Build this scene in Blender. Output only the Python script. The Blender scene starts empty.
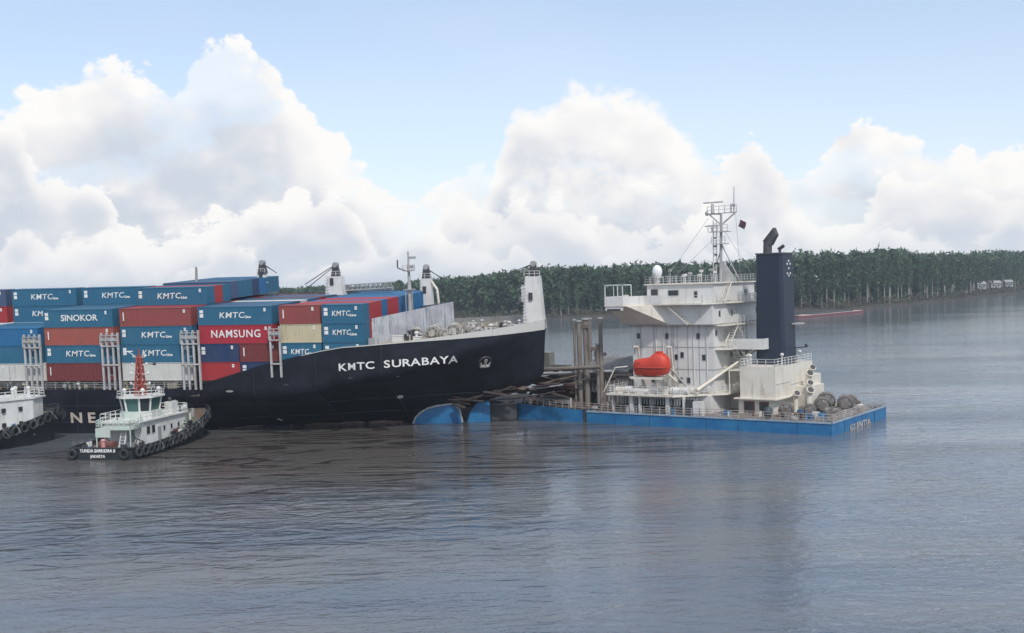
import bpy, bmesh, math, random
import numpy as np
from mathutils import Vector, Matrix
random.seed(7); rng = np.random.default_rng(7)
R = math.radians
S = bpy.context.scene
COL = S.collection

# ---------------------------------------------------------------- camera
FPX, CAMZ = 1150.0, 20.0
roll = R(1.7); pitch = math.atan(33.5 * math.cos(roll) / FPX)
cp, sp, cr, sr = math.cos(pitch), math.sin(pitch), math.cos(roll), math.sin(roll)
fw = Vector((0, cp, -sp)); u0 = Vector((0, sp, cp)); r0 = Vector((1, 0, 0))
rt = r0 * cr - u0 * sr; up = r0 * sr + u0 * cr
cam_d = bpy.data.cameras.new("camera"); cam = bpy.data.objects.new("camera", cam_d); COL.objects.link(cam)
cam.matrix_world = Matrix(((rt.x, up.x, -fw.x, 0), (rt.y, up.y, -fw.y, 0), (rt.z, up.z, -fw.z, CAMZ), (0, 0, 0, 1)))
cam_d.sensor_width = 36; cam_d.lens = 36 * FPX / 1024; cam_d.clip_start = .5; cam_d.clip_end = 30000
S.camera = cam

# ---------------------------------------------------------------- colour management, world, sun
S.view_settings.view_transform = 'Standard'; S.view_settings.look = 'None'
S.view_settings.exposure = 0.36; S.view_settings.gamma = 1
SUN_EL, SUN_ROT = R(48), R(160)
W = bpy.data.worlds.new("World"); S.world = W; W.use_nodes = True
nt = W.node_tree; nt.nodes.clear()


class G:
    """tiny node-graph helper"""
    def __init__(s, nt): s.nt = nt
    def n(s, t, **k):
        nd = s.nt.nodes.new(t)
        for a, b in k.items(): setattr(nd, a, b)
        return nd
    def put(s, sock, v):
        if isinstance(v, bpy.types.NodeSocket): s.nt.links.new(v, sock)
        elif v is not None: sock.default_value = v
    def m(s, op, a, b=None, c=None, clamp=False):
        nd = s.n('ShaderNodeMath', operation=op); nd.use_clamp = clamp
        s.put(nd.inputs[0], a)
        if b is not None: s.put(nd.inputs[1], b)
        if c is not None: s.put(nd.inputs[2], c)
        return nd.outputs[0]
    def mix(s, f, a, b):
        nd = s.n('ShaderNodeMix', data_type='RGBA'); s.put(nd.inputs[0], f); s.put(nd.inputs[6], a); s.put(nd.inputs[7], b)
        return nd.outputs[2]
    def noise(s, vec, scale, detail=4, rough=.55, dist=0, out=0):
        nd = s.n('ShaderNodeTexNoise'); s.put(nd.inputs['Vector'], vec); nd.inputs['Scale'].default_value = scale
        nd.inputs['Detail'].default_value = detail; nd.inputs['Roughness'].default_value = rough; nd.inputs['Distortion'].default_value = dist
        return nd.outputs[out]
    def mapr(s, v, a, b, c=0, d=1, smooth=True):
        nd = s.n('ShaderNodeMapRange', interpolation_type='SMOOTHSTEP' if smooth else 'LINEAR'); s.put(nd.inputs[0], v)
        for i, x in enumerate((a, b, c, d)): s.put(nd.inputs[i + 1], x)
        return nd.outputs[0]
    def comb(s, x, y, z=0.0):
        nd = s.n('ShaderNodeCombineXYZ'); s.put(nd.inputs[0], x); s.put(nd.inputs[1], y); s.put(nd.inputs[2], z); return nd.outputs[0]
    def mapping(s, vec, scale=(1, 1, 1), rot=(0, 0, 0), loc=(0, 0, 0)):
        nd = s.n('ShaderNodeMapping'); s.put(nd.inputs[0], vec); nd.inputs[3].default_value = scale; nd.inputs[2].default_value = rot; nd.inputs[1].default_value = loc
        return nd.outputs[0]


def build_sky():
    g = G(nt)
    tc = g.n('ShaderNodeTexCoord').outputs['Generated']
    sep = g.n('ShaderNodeSeparateXYZ'); g.put(sep.inputs[0], tc); x, y, z = sep.outputs
    az = g.m('ARCTAN2', x, y)
    hor = g.m('SQRT', g.m('ADD', g.m('MULTIPLY', x, x), g.m('MULTIPLY', y, y)))
    el = g.m('ARCTAN2', z, hor)
    P2 = g.comb(az, g.m('MULTIPLY', el, 1.25), 0.0)
    b1 = g.m('SUBTRACT', g.noise(P2, 11, 2, .5), .5)
    b2 = g.m('SUBTRACT', g.noise(P2, 38, 8, .68, .15), .5)
    vo = g.n('ShaderNodeTexVoronoi', feature='F1'); vo.inputs['Scale'].default_value = 42
    wp = g.n('ShaderNodeVectorMath', operation='ADD'); g.put(wp.inputs[0], P2)
    sc = g.n('ShaderNodeVectorMath', operation='SCALE'); g.put(sc.inputs[0], g.noise(P2, 26, 3, .6, 0, 1)); sc.inputs[3].default_value = .035
    g.put(wp.inputs[1], sc.outputs[0]); g.put(vo.inputs['Vector'], wp.outputs[0])
    puff = g.m('SUBTRACT', .42, vo.outputs['Distance'])
    n_edge = g.m('ADD', g.m('ADD', g.m('MULTIPLY', b1, .030), g.m('MULTIPLY', b2, .050)), g.m('MULTIPLY', puff, .020))
    # outline of the cumulus bank: height of the tops along the azimuth
    def outline(pts, base_az=-.62, span=1.24, hmax=.25):
        fc = g.n('ShaderNodeFloatCurve'); c = fc.mapping.curves[0]
        pts = sorted(pts)
        while len(c.points) < len(pts): c.points.new(.5, .5)
        for p, (px, h) in zip(c.points, pts):
            a = math.atan((px - 512) / FPX); p.location = ((a - base_az) / span, max(0, min(1, h / hmax))); p.handle_type = 'AUTO'
        fc.mapping.update()
        g.put(fc.inputs[1], g.m('DIVIDE', g.m('SUBTRACT', az, base_az), span, clamp=True))
        return g.m('MULTIPLY', fc.outputs[0], hmax)
    def H(px, py): return (px, (283 + (512 - px) * .0297 - py) / FPX)
    top = outline([H(-300, 150), H(-120, 120), H(0, 122), H(40, 105), H(80, 92), H(118, 70), H(150, 80), H(185, 88), H(205, 62), H(230, 45), H(262, 47), H(292, 80), H(320, 112), H(350, 138), H(385, 176), H(420, 188), H(460, 172), H(500, 160), H(540, 160), H(700, 165), H(740, 160), H(765, 150), H(800, 178), H(835, 140), H(865, 126), H(905, 132), H(945, 152), H(1024, 150), H(1150, 130), H(1300, 160)])
    d = g.m('ADD', g.m('SUBTRACT', top, el), n_edge)
    m1 = g.mapr(d, 0.0, .008)
    topB = outline([H(-300, 200), H(-60, 150), H(0, 128), H(30, 138), H(55, 178), H(90, 172), H(130, 225), H(180, 228), H(215, 206), H(275, 192), H(330, 190), H(362, 208), H(392, 245), H(425, 242), H(445, 196), H(465, 186), H(490, 208), H(530, 196), H(600, 214), H(650, 225), H(700, 205), H(735, 160), H(760, 150), H(785, 180), H(805, 205), H(850, 222), H(890, 180), H(940, 178), H(1000, 190), H(1100, 180), H(1300, 200)])
    dB = g.m('ADD', g.m('SUBTRACT', topB, el), g.m('MULTIPLY', n_edge, 1.25))
    mB = g.mapr(dB, 0.0, .010)
    nC = g.noise(g.comb(g.m('MULTIPLY', az, 1.0), g.m('MULTIPLY', el, .3), .37), 13, 2, .5)
    topC = g.m('ADD', .012, g.m('MULTIPLY', g.m('SUBTRACT', nC, .38), .16))
    dC = g.m('ADD', g.m('SUBTRACT', topC, el), g.m('MULTIPLY', n_edge, .8)); mC = g.mapr(dC, 0.0, .010)
    # the separate arch-shaped cumulus over the wreck
    top2 = outline([H(300, 290), H(420, 280), H(470, 225), H(505, 145), H(520, 112), H(545, 100), H(580, 85), H(620, 95), H(655, 100), H(690, 138), H(715, 160), H(735, 190), H(780, 290), H(1200, 290)])
    d2 = g.m('ADD', g.m('SUBTRACT', top2, el), g.m('MULTIPLY', n_edge, .8))
    m2 = g.mapr(d2, -.002, .014)
    m2 = g.m('MULTIPLY', m2, g.mapr(d2, .10, .05, .15, 1))
    # high coverage for the rest of the dome
    P3 = g.n('ShaderNodeVectorMath', operation='NORMALIZE'); g.put(P3.inputs[0], tc)
    hi = g.mapr(g.noise(P3.outputs[0], 3.2, 6, .6, .4), .44, .62, .15, .8)
    hi = g.m('MULTIPLY', hi, g.mapr(el, .33, .6))
    wisp = g.m('ADD', g.mapr(g.noise(g.mapping(P2, (1, 2.2, 1)), 3.0, 2, .5), .35, .75, .0, .12), g.mapr(el, .05, .28, .36, .10))
    gaps = g.mapr(g.m('ADD', g.noise(g.mapping(P2, (1, 1.5, 1), (0, 0, 0), (.21, .63, 0)), 9, 5, .55), g.m('MULTIPLY', puff, .12)), .36, .50, .55, 1)
    m1 = g.m('MULTIPLY', m1, g.m('MAXIMUM', gaps, g.mapr(d, .05, .12)))
    cov = g.m('MAXIMUM', g.m('MAXIMUM', m1, m2), hi)
    # each bank of cumulus is bright on its crown and falls off to a shaded foot; nearer banks overlap the farther ones
    big1 = g.noise(P2, 8, 3, .5); big2 = g.noise(g.mapping(P2, (1, 1, 1), (0, 0, 0), (.008, .022, 0)), 8, 3, .5)
    rel = g.m('ADD', g.m('MULTIPLY', g.m('SUBTRACT', big1, big2), 2.6), g.m('ADD', g.m('MULTIPLY', b2, .75), g.m('MULTIPLY', puff, .34)))
    fade = lambda d_, w, lo=.22, hi_=.98: g.mapr(d_, .0, w, hi_, lo)
    pb = fade(d, .095)
    pb = g.m('ADD', g.m('MULTIPLY', pb, g.m('SUBTRACT', 1, m2)), g.m('MULTIPLY', fade(d2, .06, .34, 1.0), m2))
    pb = g.m('ADD', g.m('MULTIPLY', pb, g.m('SUBTRACT', 1, mB)), g.m('MULTIPLY', fade(dB, .055, .22, .95), mB))
    pb = g.m('ADD', g.m('MULTIPLY', pb, g.m('SUBTRACT', 1, mC)), g.m('MULTIPLY', fade(dC, .030, .35, .80), mC))
    pb = g.m('ADD', pb, rel)
    ramp = g.n('ShaderNodeValToRGB'); g.put(ramp.inputs[0], pb)
    e = ramp.color_ramp.elements
    e[0].position = .0; e[0].color = (.50, .54, .61, 1); e[1].position = .92; e[1].color = (.78, .77, .755, 1)
    for p, c in ((.28, (.58, .60, .64, 1)), (.55, (.69, .685, .695, 1))): q = ramp.color_ramp.elements.new(p); q.color = c
    # haze low on the horizon
    hz = g.mapr(el, .0, .040, .55, 0)
    ccol = g.mix(hz, ramp.outputs[0], (.64, .67, .71, 1))
    cov = g.m('MAXIMUM', g.m('MAXIMUM', cov, mB), g.mapr(el, .0, .11, 1, 0))
    sky = g.n('ShaderNodeTexSky', sky_type='NISHITA'); sky.sun_disc = False
    sky.sun_elevation = SUN_EL; sky.sun_rotation = SUN_ROT; sky.air_density = 1.0; sky.dust_density = .6; sky.ozone_density = 2.0
    bg1 = g.n('ShaderNodeBackground'); g.put(bg1.inputs[0], sky.outputs[0]); bg1.inputs[1].default_value = .12
    veil = g.n('ShaderNodeBackground'); veil.inputs[0].default_value = (.64, .70, .81, 1)
    mv = g.n('ShaderNodeMixShader'); g.put(mv.inputs[0], g.m('ADD', wisp, .22)); g.put(mv.inputs[1], bg1.outputs[0]); g.put(mv.inputs[2], veil.outputs[0])
    bg2 = g.n('ShaderNodeBackground'); g.put(bg2.inputs[0], ccol); bg2.inputs[1].default_value = 1.0
    mx = g.n('ShaderNodeMixShader'); g.put(mx.inputs[0], cov); g.put(mx.inputs[1], mv.outputs[0]); g.put(mx.inputs[2], bg2.outputs[0])
    out = g.n('ShaderNodeOutputWorld'); g.put(out.inputs[0], mx.outputs[0])


build_sky()
sd = bpy.data.lights.new("sun", 'SUN'); sd.energy = 2.1; sd.angle = R(4); sd.color = (1, .95, .88)
so = bpy.data.objects.new("sun", sd); COL.objects.link(so)
sdir = Vector((math.sin(SUN_ROT) * math.cos(SUN_EL), math.cos(SUN_ROT) * math.cos(SUN_EL), math.sin(SUN_EL)))
so.rotation_euler = sdir.to_track_quat('Z', 'Y').to_euler(); so.location = (60, -80, 120)

# ---------------------------------------------------------------- materials
MATS = {}


def paint(name, col, col2=None, var=.12, rust=0.0, rough=.55, streak=.25, rustcol=(.16, .07, .035), scale=1.0, fine=1.0, bump=.0, metallic=0):
    if name in MATS: return MATS[name]
    m = bpy.data.materials.new(name); m.use_nodes = True; t = m.node_tree; t.nodes.clear(); g = G(t)
    tc = g.n('ShaderNodeTexCoord').outputs['Object']; oi = g.n('ShaderNodeObjectInfo').outputs['Random']
    off = g.n('ShaderNodeVectorMath', operation='ADD'); g.put(off.inputs[0], tc)
    o2 = g.comb(g.m('MULTIPLY', oi, 37.0), g.m('MULTIPLY', oi, 91.0), g.m('MULTIPLY', oi, 13.0)); g.put(off.inputs[1], o2)
    v = off.outputs[0]
    n1 = g.noise(v, .45 * scale, 5, .6)
    st = g.noise(g.mapping(v, (3.0 * scale, 3.0 * scale, .22 * scale)), 1.0, 4, .6)
    nf = g.noise(v, 6 * fine, 4, .6)
    c2 = col2 or tuple(min(1, c * .62 + .05) for c in col)
    base = g.mix(g.mapr(n1, .3, .75, 0, var * 4), (*col, 1), (*c2, 1))
    base = g.mix(g.m('MULTIPLY', g.mapr(st, .5, .8), streak), base, (*(c * .45 + .01 for c in col), 1))
    base = g.mix(g.m('MULTIPLY', g.mapr(nf, .45, .75), .12), base, (*(min(1, c * 1.3 + .02) for c in col), 1))
    rf = g.m('MULTIPLY', g.mapr(g.m('ADD', g.m('MULTIPLY', st, .6), g.m('MULTIPLY', nf, .4)), .60 - rust * .18, .70 - rust * .12), min(1, rust * 2.2))
    base = g.mix(rf, base, (*rustcol, 1)) if rust > 0 else base
    b = g.n('ShaderNodeBsdfPrincipled'); g.put(b.inputs['Base Color'], base)
    g.put(b.inputs['Roughness'], g.m('ADD', rough - .08, g.m('MULTIPLY', nf, .16))); b.inputs['Metallic'].default_value = metallic
    if bump:
        bp = g.n('ShaderNodeBump'); bp.inputs['Strength'].default_value = bump; bp.inputs['Distance'].default_value = .05; g.put(bp.inputs['Height'], g.noise(v, .8, 3, .5)); g.put(b.inputs['Normal'], bp.outputs[0])
    o = g.n('ShaderNodeOutputMaterial'); g.put(o.inputs[0], b.outputs[0])
    MATS[name] = m
    return m


def glassm(name, col=(.02, .03, .035), rough=.08):
    if name in MATS: return MATS[name]
    m = paint(name, col, var=.05, streak=0, rough=.16)
    m.node_tree.nodes['Principled BSDF'].inputs['IOR'].default_value = 1.5
    return m


WHITE = paint('ship_white', (.66, .66, .65), (.50, .48, .44), var=.14, rust=.16, rustcol=(.30, .20, .12), streak=.32)
CREAM = paint('ship_cream', (.70, .67, .60), (.52, .47, .38), var=.16, rust=.22, rustcol=(.30, .18, .10), streak=.35)
WHITE2 = paint('tug_white', (.70, .72, .70), (.46, .46, .43), var=.2, rust=.2, streak=.4)
GREENW = paint('tug_pale_green', (.46, .58, .52), (.55, .56, .52), var=.3, streak=.35, rust=.2)
BLACK = paint('hull_black', (.004, .005, .0095), (.012, .016, .028), var=.25, streak=.3, rough=.5, rust=.10, rustcol=(.035, .022, .018), bump=.8)
BLACK.node_tree.nodes['Principled BSDF'].inputs['Specular IOR Level'].default_value = .3
BLUE = paint('hull_blue', (.008, .115, .30), (.02, .17, .34), var=.3, streak=.35, rust=.22, rustcol=(.04, .05, .07), rough=.5, bump=1.0)
NAVY = paint('funnel_navy', (.013, .022, .044), (.020, .032, .056), var=.1, streak=.12, rough=.5)
DARK = paint('dark_steel', (.03, .032, .036), var=.2, rust=.2)
DECKT = paint('deck_tan', (.42, .36, .27), (.28, .23, .17), var=.2, rust=.2)
DECKG = paint('deck_green', (.16, .17, .15), (.22, .15, .11), var=.25, rust=.35)
GREY = paint('grey_steel', (.36, .37, .38), (.24, .23, .22), var=.2, rust=.25)
LGREY = paint('light_grey_paint', (.50, .51, .52), (.34, .33, .31), var=.25, rust=.25, streak=.4)
BROWN = paint('rusty_steel', (.085, .062, .05), (.14, .11, .09), var=.25, rust=.45)
POSTB = paint('derrick_post_paint', (.21, .19, .165), (.12, .095, .08), var=.2, rust=.3)
REDB = paint('red_lead', (.15, .05, .038), (.12, .05, .04), var=.25, rust=.4)
ROPE = paint('rope_grey', (.25, .24, .22), (.12, .12, .13), var=.25, rust=.2, scale=3)
ORANGE = paint('lifeboat_orange', (.60, .045, .02), (.42, .05, .03), var=.2, streak=.25, rough=.55, bump=.6, fine=1.5)
RED = paint('mast_red', (.36, .06, .04), (.22, .05, .04), var=.2, streak=.3, rust=.2)
RUBBER = paint('tyre_rubber', (.014, .016, .018), (.035, .04, .045), var=.25, streak=.1, rough=.8)
TUGHULL = paint('tug_hull', (.008, .010, .014), (.022, .034, .038), var=.25, rust=.1)
GLASS = glassm('window_glass'); TGLASS = glassm('tug_window_glass', (.05, .13, .12))
LETTER = paint('letter_white', (.78, .78, .76), var=.08, streak=.1, rust=.03)
LETTERO = paint('letter_old', (.62, .56, .48), (.30, .22, .18), var=.2, streak=.3, rust=.3)
YEL = paint('faded_yellow', (.5, .42, .2), var=.2, rust=.3)
CP = {  # container paints
    'kblue': paint('container_blue', (.018, .12, .215), (.03, .14, .23), var=.18, rust=.10, streak=.3, rough=.5),
    'blue2': paint('container_sky_blue', (.010, .125, .30), (.02, .14, .29), var=.18, rust=.10, streak=.3, rough=.5),
    'navy': paint('container_navy', (.012, .035, .11), var=.1, rust=.06, streak=.14, rough=.5),
    'slate': paint('container_slate_blue', (.05, .085, .17), var=.1, rust=.06, streak=.14, rough=.5),
    'orange': paint('container_rust_orange', (.34, .085, .06), (.27, .08, .065), var=.2, rust=.16, streak=.3, rough=.55),
    'brown': paint('container_brown_red', (.27, .06, .055), (.22, .06, .055), var=.2, rust=.16, streak=.3, rough=.55),
    'dred': paint('container_dark_red', (.17, .032, .034), (.14, .035, .035), var=.12, rust=.1, streak=.16, rough=.55),
    'crimson': paint('container_crimson', (.38, .022, .042), (.32, .03, .045), var=.14, rust=.08, streak=.25, rough=.5),
    'red': paint('container_red', (.36, .03, .035), (.28, .035, .035), var=.1, rust=.08, streak=.14, rough=.5),
    'cream': paint('container_cream', (.56, .50, .34), (.42, .36, .24), var=.14, rust=.2, streak=.3),
    'white': paint('container_white', (.60, .60, .57), (.46, .45, .42), var=.12, rust=.14, streak=.25),
}


# ---------------------------------------------------------------- mesh helpers
class MB:
    def __init__(s): s.v = []; s.f = []; s.sm = []
    def add(s, vs, fs, smooth=False):
        o = len(s.v); s.v += [tuple(p) for p in vs]; s.f += [tuple(o + i for i in f) for f in fs]; s.sm += [smooth] * len(fs); return s
    def box(s, x0, x1, y0, y1, z0, z1):
        return s.add([(x0, y0, z0), (x1, y0, z0), (x1, y1, z0), (x0, y1, z0), (x0, y0, z1), (x1, y0, z1), (x1, y1, z1), (x0, y1, z1)],
                     [(3, 2, 1, 0), (4, 5, 6, 7), (0, 1, 5, 4), (1, 2, 6, 5), (2, 3, 7, 6), (3, 0, 4, 7)])
    def hexa(s, b, t):
        return s.add(list(b) + list(t), [(3, 2, 1, 0), (4, 5, 6, 7), (0, 1, 5, 4), (1, 2, 6, 5), (2, 3, 7, 6), (3, 0, 4, 7)])
    def prism(s, poly, z0, z1):
        n = len(poly); return s.add([(x, y, z0) for x, y in poly] + [(x, y, z1) for x, y in poly],
            [tuple(range(n))[::-1], tuple(range(n, 2 * n))] + [(i, (i + 1) % n, n + (i + 1) % n, n + i) for i in range(n)])
    def prism_ax(s, poly, lo, hi, axis=0):
        """polygon in the plane normal to an axis, extruded along it"""
        n = len(poly)
        def P(p, c): return (c, p[0], p[1]) if axis == 0 else (p[0], c, p[1])
        return s.add([P(p, lo) for p in poly] + [P(p, hi) for p in poly],
            [tuple(range(n)), tuple(range(n, 2 * n))[::-1]] + [(i, n + i, n + (i + 1) % n, (i + 1) % n) for i in range(n)])
    def cyl(s, a, b, r, r2=None, n=8, cap=True):
        a = Vector(a); b = Vector(b); r2 = r if r2 is None else r2; d = (b - a)
        if d.length < 1e-6: return s
        d.normalize(); u = d.orthogonal().normalized(); w = d.cross(u)
        vs = [a + (u * math.cos(t) + w * math.sin(t)) * r for t in [2 * math.pi * i / n for i in range(n)]] + \
             [b + (u * math.cos(t) + w * math.sin(t)) * r2 for t in [2 * math.pi * i / n for i in range(n)]]
        s.add(vs, [(i, (i + 1) % n, n + (i + 1) % n, n + i) for i in range(n)], n > 5)
        if cap: s.add(vs, [tuple(range(n))[::-1], tuple(range(n, 2 * n))])
        return s
    def path(s, pts, r, n=6):
        for a, b in zip(pts, pts[1:]): s.cyl(a, b, r, n=n)
        return s
    def ell(s, c, rx, ry, rz, nu=14, nv=8, M=None):
        vs = []
        for j in range(nv + 1):
            ph = math.pi * j / nv - math.pi / 2
            for i in range(nu):
                th = 2 * math.pi * i / nu
                vs.append((c[0] + rx * math.cos(ph) * math.cos(th), c[1] + ry * math.cos(ph) * math.sin(th), c[2] + rz * math.sin(ph)))
        fs = [(j * nu + i, j * nu + (i + 1) % nu, (j + 1) * nu + (i + 1) % nu, (j + 1) * nu + i) for j in range(nv) for i in range(nu)]
        return s.add(vs, fs, True)
    def torus(s, c, axis, R_, r, nu=14, nv=6):
        a = Vector(axis).normalized(); u = a.orthogonal().normalized(); w = a.cross(u); c = Vector(c); vs = []
        for i in range(nu):
            t = 2 * math.pi * i / nu; d = u * math.cos(t) + w * math.sin(t)
            for j in range(nv):
                q = 2 * math.pi * j / nv; vs.append(c + d * (R_ + r * math.cos(q)) + a * r * math.sin(q))
        return s.add(vs, [(i * nv + j, ((i + 1) % nu) * nv + j, ((i + 1) % nu) * nv + (j + 1) % nv, i * nv + (j + 1) % nv) for i in range(nu) for j in range(nv)], True)
    def rail(s, pts, h=1.05, n=3, step=1.5, r=.035):
        """railing along a polyline: horizontal bars and stanchions"""
        for a, b in zip(pts, pts[1:]):
            a = Vector(a); b = Vector(b); L = (b - a).length
            if L < .01: continue
            for k in range(n): z = Vector((0, 0, h * (k + 1) / n)); s.cyl(a + z, b + z, r, n=4, cap=False)
            m = max(1, round(L / step))
            for k in range(m + 1): p = a.lerp(b, k / m); s.cyl(p, p + Vector((0, 0, h)), r * 1.25, n=4, cap=False)
        return s
    def ladder(s, a, b, wdir, w=.7, step=.45):
        a = Vector(a); b = Vector(b); wd = Vector(wdir).normalized() * w / 2
        s.cyl(a - wd, b - wd, .07, n=4); s.cyl(a + wd, b + wd, .07, n=4)
        n = max(2, int((b - a).length / step))
        for i in range(1, n): p = a.lerp(b, i / n); s.cyl(p - wd, p + wd, .05, n=4)
        return s
    def mesh(s, name, mat):
        me = bpy.data.meshes.new(name); me.from_pydata(s.v, [], s.f)
        me.polygons.foreach_set('use_smooth', s.sm)
        if mat: me.materials.append(mat)
        me.update(); return me
    def build(s, name, mat, parent=None, loc=None, **props):
        return link(s.mesh(name, mat), name, parent, loc, **props)


def link(me, name, parent=None, loc=None, mat=None, **props):
    o = bpy.data.objects.new(name, me); COL.objects.link(o)
    if parent: o.parent = parent
    if loc is not None: o.location = loc
    if mat is not None:
        o.material_slots[0].link = 'OBJECT'; o.material_slots[0].material = mat
    for k, v in props.items(): o[k] = v
    return o


def thing(name, label, cat, mw=None, group=None):
    o = bpy.data.objects.new(name, None); COL.objects.link(o); o.empty_display_size = .5
    if mw is not None: o.matrix_world = mw
    o['label'] = label; o['category'] = cat
    if group: o['group'] = group
    return o


def tag(o, label, cat, group=None):
    o['label'] = label; o['category'] = cat
    if group: o['group'] = group
    return o


_tm = {}


def text_mesh(txt, size, xs=1.0, bold=.0, ext=.012, spacing=1.0, mat=LETTER, shear=0):
    k = (txt, size, xs, bold, spacing, mat.name, shear)
    if k in _tm: return _tm[k]
    c = bpy.data.curves.new('lettering', 'FONT'); c.body = txt; c.size = size; c.offset = bold; c.extrude = ext
    c.align_x = 'CENTER'; c.align_y = 'CENTER'; c.space_character = spacing; c.resolution_u = 3; c.shear = shear
    o = bpy.data.objects.new('lettering', c)
    me = bpy.data.meshes.new_from_object(o); bpy.data.objects.remove(o)
    me.transform(Matrix.Diagonal((xs, 1, 1, 1))); me.materials.clear(); me.materials.append(mat)
    _tm[k] = me; return me


def text_on(txt, mw_local, parent, size, **k):
    o = link(text_mesh(txt, size, **k), 'lettering', parent); o.matrix_local = mw_local; return o


def frame_x(xaxis, normal, loc):
    x = Vector(xaxis).normalized(); z = Vector(normal); z = (z - x * z.dot(x)).normalized(); y = z.cross(x)
    return Matrix(((x.x, y.x, z.x, loc[0]), (x.y, y.y, z.y, loc[1]), (x.z, y.z, z.z, loc[2]), (0, 0, 0, 1)))


# ---------------------------------------------------------------- setting: water, banks, ground
def water_mat():
    m = bpy.data.materials.new('river_water'); m.use_nodes = True; t = m.node_tree; t.nodes.clear(); g = G(t)
    p = g.n('ShaderNodeNewGeometry').outputs['Position']
    rz = (0, 0, R(9))
    fine = g.noise(g.mapping(p, (.55, 1.0, 1), rz), 1.15, 4, .6, .4)
    med = g.noise(g.mapping(p, (.17, .42, 1), (0, 0, R(-14))), 1.0, 3, .55, .7)
    big = g.noise(g.mapping(p, (.05, .10, 1), rz), 1.0, 3, .5)
    mic = g.noise(g.mapping(p, (2.2, 3.6, 1), rz), 1.0, 2, .5)
    # patch of steeper wavelets
    sep = g.n('ShaderNodeSeparateXYZ'); g.put(sep.inputs[0], p)
    dx = g.m('DIVIDE', g.m('ADD', sep.outputs[0], 24.0), 26.0); dy = g.m('DIVIDE', g.m('SUBTRACT', sep.outputs[1], 98.0), 17.0)
    rr = g.m('SQRT', g.m('ADD', g.m('MULTIPLY', dx, dx), g.m('MULTIPLY', dy, dy)))
    patch = g.mapr(g.m('ADD', rr, g.m('MULTIPLY', g.m('SUBTRACT', g.noise(p, .06, 3), .5), 1.6)), 1.15, .45)
    gust = g.mapr(g.noise(g.mapping(p, (.012, .03, 1), rz), 1.0, 4, .55), .4, .65, .45, 1.15)
    h = g.m('ADD', g.m('MULTIPLY', g.m('MULTIPLY', fine, gust), .16), g.m('MULTIPLY', med, g.m('ADD', .14, g.m('MULTIPLY', patch, .80))))
    h = g.m('ADD', h, g.m('ADD', g.m('MULTIPLY', big, .22), g.m('MULTIPLY', mic, .018)))
    silt = g.noise(g.mapping(p, (.010, .05, 1), rz), 1.0, 5, .6, .8)
    # brown water on the left and in the middle, slick bands lying off the black hull
    mx_ = g.m('DIVIDE', g.m('ADD', sep.outputs[0], 18.0), 42.0); my_ = g.m('DIVIDE', g.m('SUBTRACT', sep.outputs[1], 142.0), 30.0)
    mud = g.mapr(g.m('ADD', g.m('SQRT', g.m('ADD', g.m('MULTIPLY', mx_, mx_), g.m('MULTIPLY', my_, my_))), g.m('MULTIPLY', g.m('SUBTRACT', silt, .5), 1.4)), 1.35, .5)
    band = g.noise(g.mapping(p, (.022, .10, 1), (0, 0, R(7)), (3, 1, 0)), 1.0, 4, .55, 2.2)
    slick = g.m('MULTIPLY', g.mapr(g.m('ABSOLUTE', g.m('SUBTRACT', band, .5)), .045, .014), g.mapr(mud, .05, .6, 0, .8))
    c = g.mix(g.mapr(silt, .35, .7), (.105, .13, .165, 1), (.145, .15, .155, 1))
    c = g.mix(g.m('MULTIPLY', mud, .75), c, (.100, .080, .060, 1))
    c = g.mix(slick, c, (.022, .018, .016, 1))
    h = g.m('MULTIPLY', h, g.m('MULTIPLY', g.m('SUBTRACT', 1.0, g.m('MULTIPLY', slick, .85)), g.m('SUBTRACT', 1.0, g.m('MULTIPLY', mud, .35))))
    h = g.m('MULTIPLY', h, g.m('MULTIPLY', g.mapr(sep.outputs[0], 15, 75, 1.0, .7), g.mapr(sep.outputs[1], 260, 520, 1.0, .45)))
    bp = g.n('ShaderNodeBump'); bp.inputs['Strength'].default_value = 1.0; bp.inputs['Distance'].default_value = 1.0; g.put(bp.inputs['Height'], h)
    foam = g.m('MULTIPLY', g.mapr(g.noise(g.mapping(p, (.35, .9, 1), (0, 0, R(-12))), 1.0, 5, .7, 1.0), .66, .74), g.m('ADD', g.mapr(g.noise(p, .045, 2), .52, .62, 0, .12), g.mapr(g.m('SQRT', g.m('ADD', g.m('POWER', g.m('DIVIDE', g.m('ADD', sep.outputs[0], 46.0), 22.0), 2.0), g.m('POWER', g.m('DIVIDE', g.m('SUBTRACT', sep.outputs[1], 123.0), 13.0), 2.0))), 1.1, .3, 0, .35)))
    c = g.mix(foam, c, (.42, .42, .42, 1))
    b = g.n('ShaderNodeBsdfPrincipled'); g.put(b.inputs['Base Color'], c); b.inputs['Roughness'].default_value = .07; g.put(b.inputs['Specular IOR Level'], g.m('SUBTRACT', .5, g.m('MULTIPLY', slick, .38)))
    b.inputs['IOR'].default_value = 1.333; g.put(b.inputs['Normal'], bp.outputs[0])
    o = g.n('ShaderNodeOutputMaterial'); g.put(o.inputs[0], b.outputs[0]); return m


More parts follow.
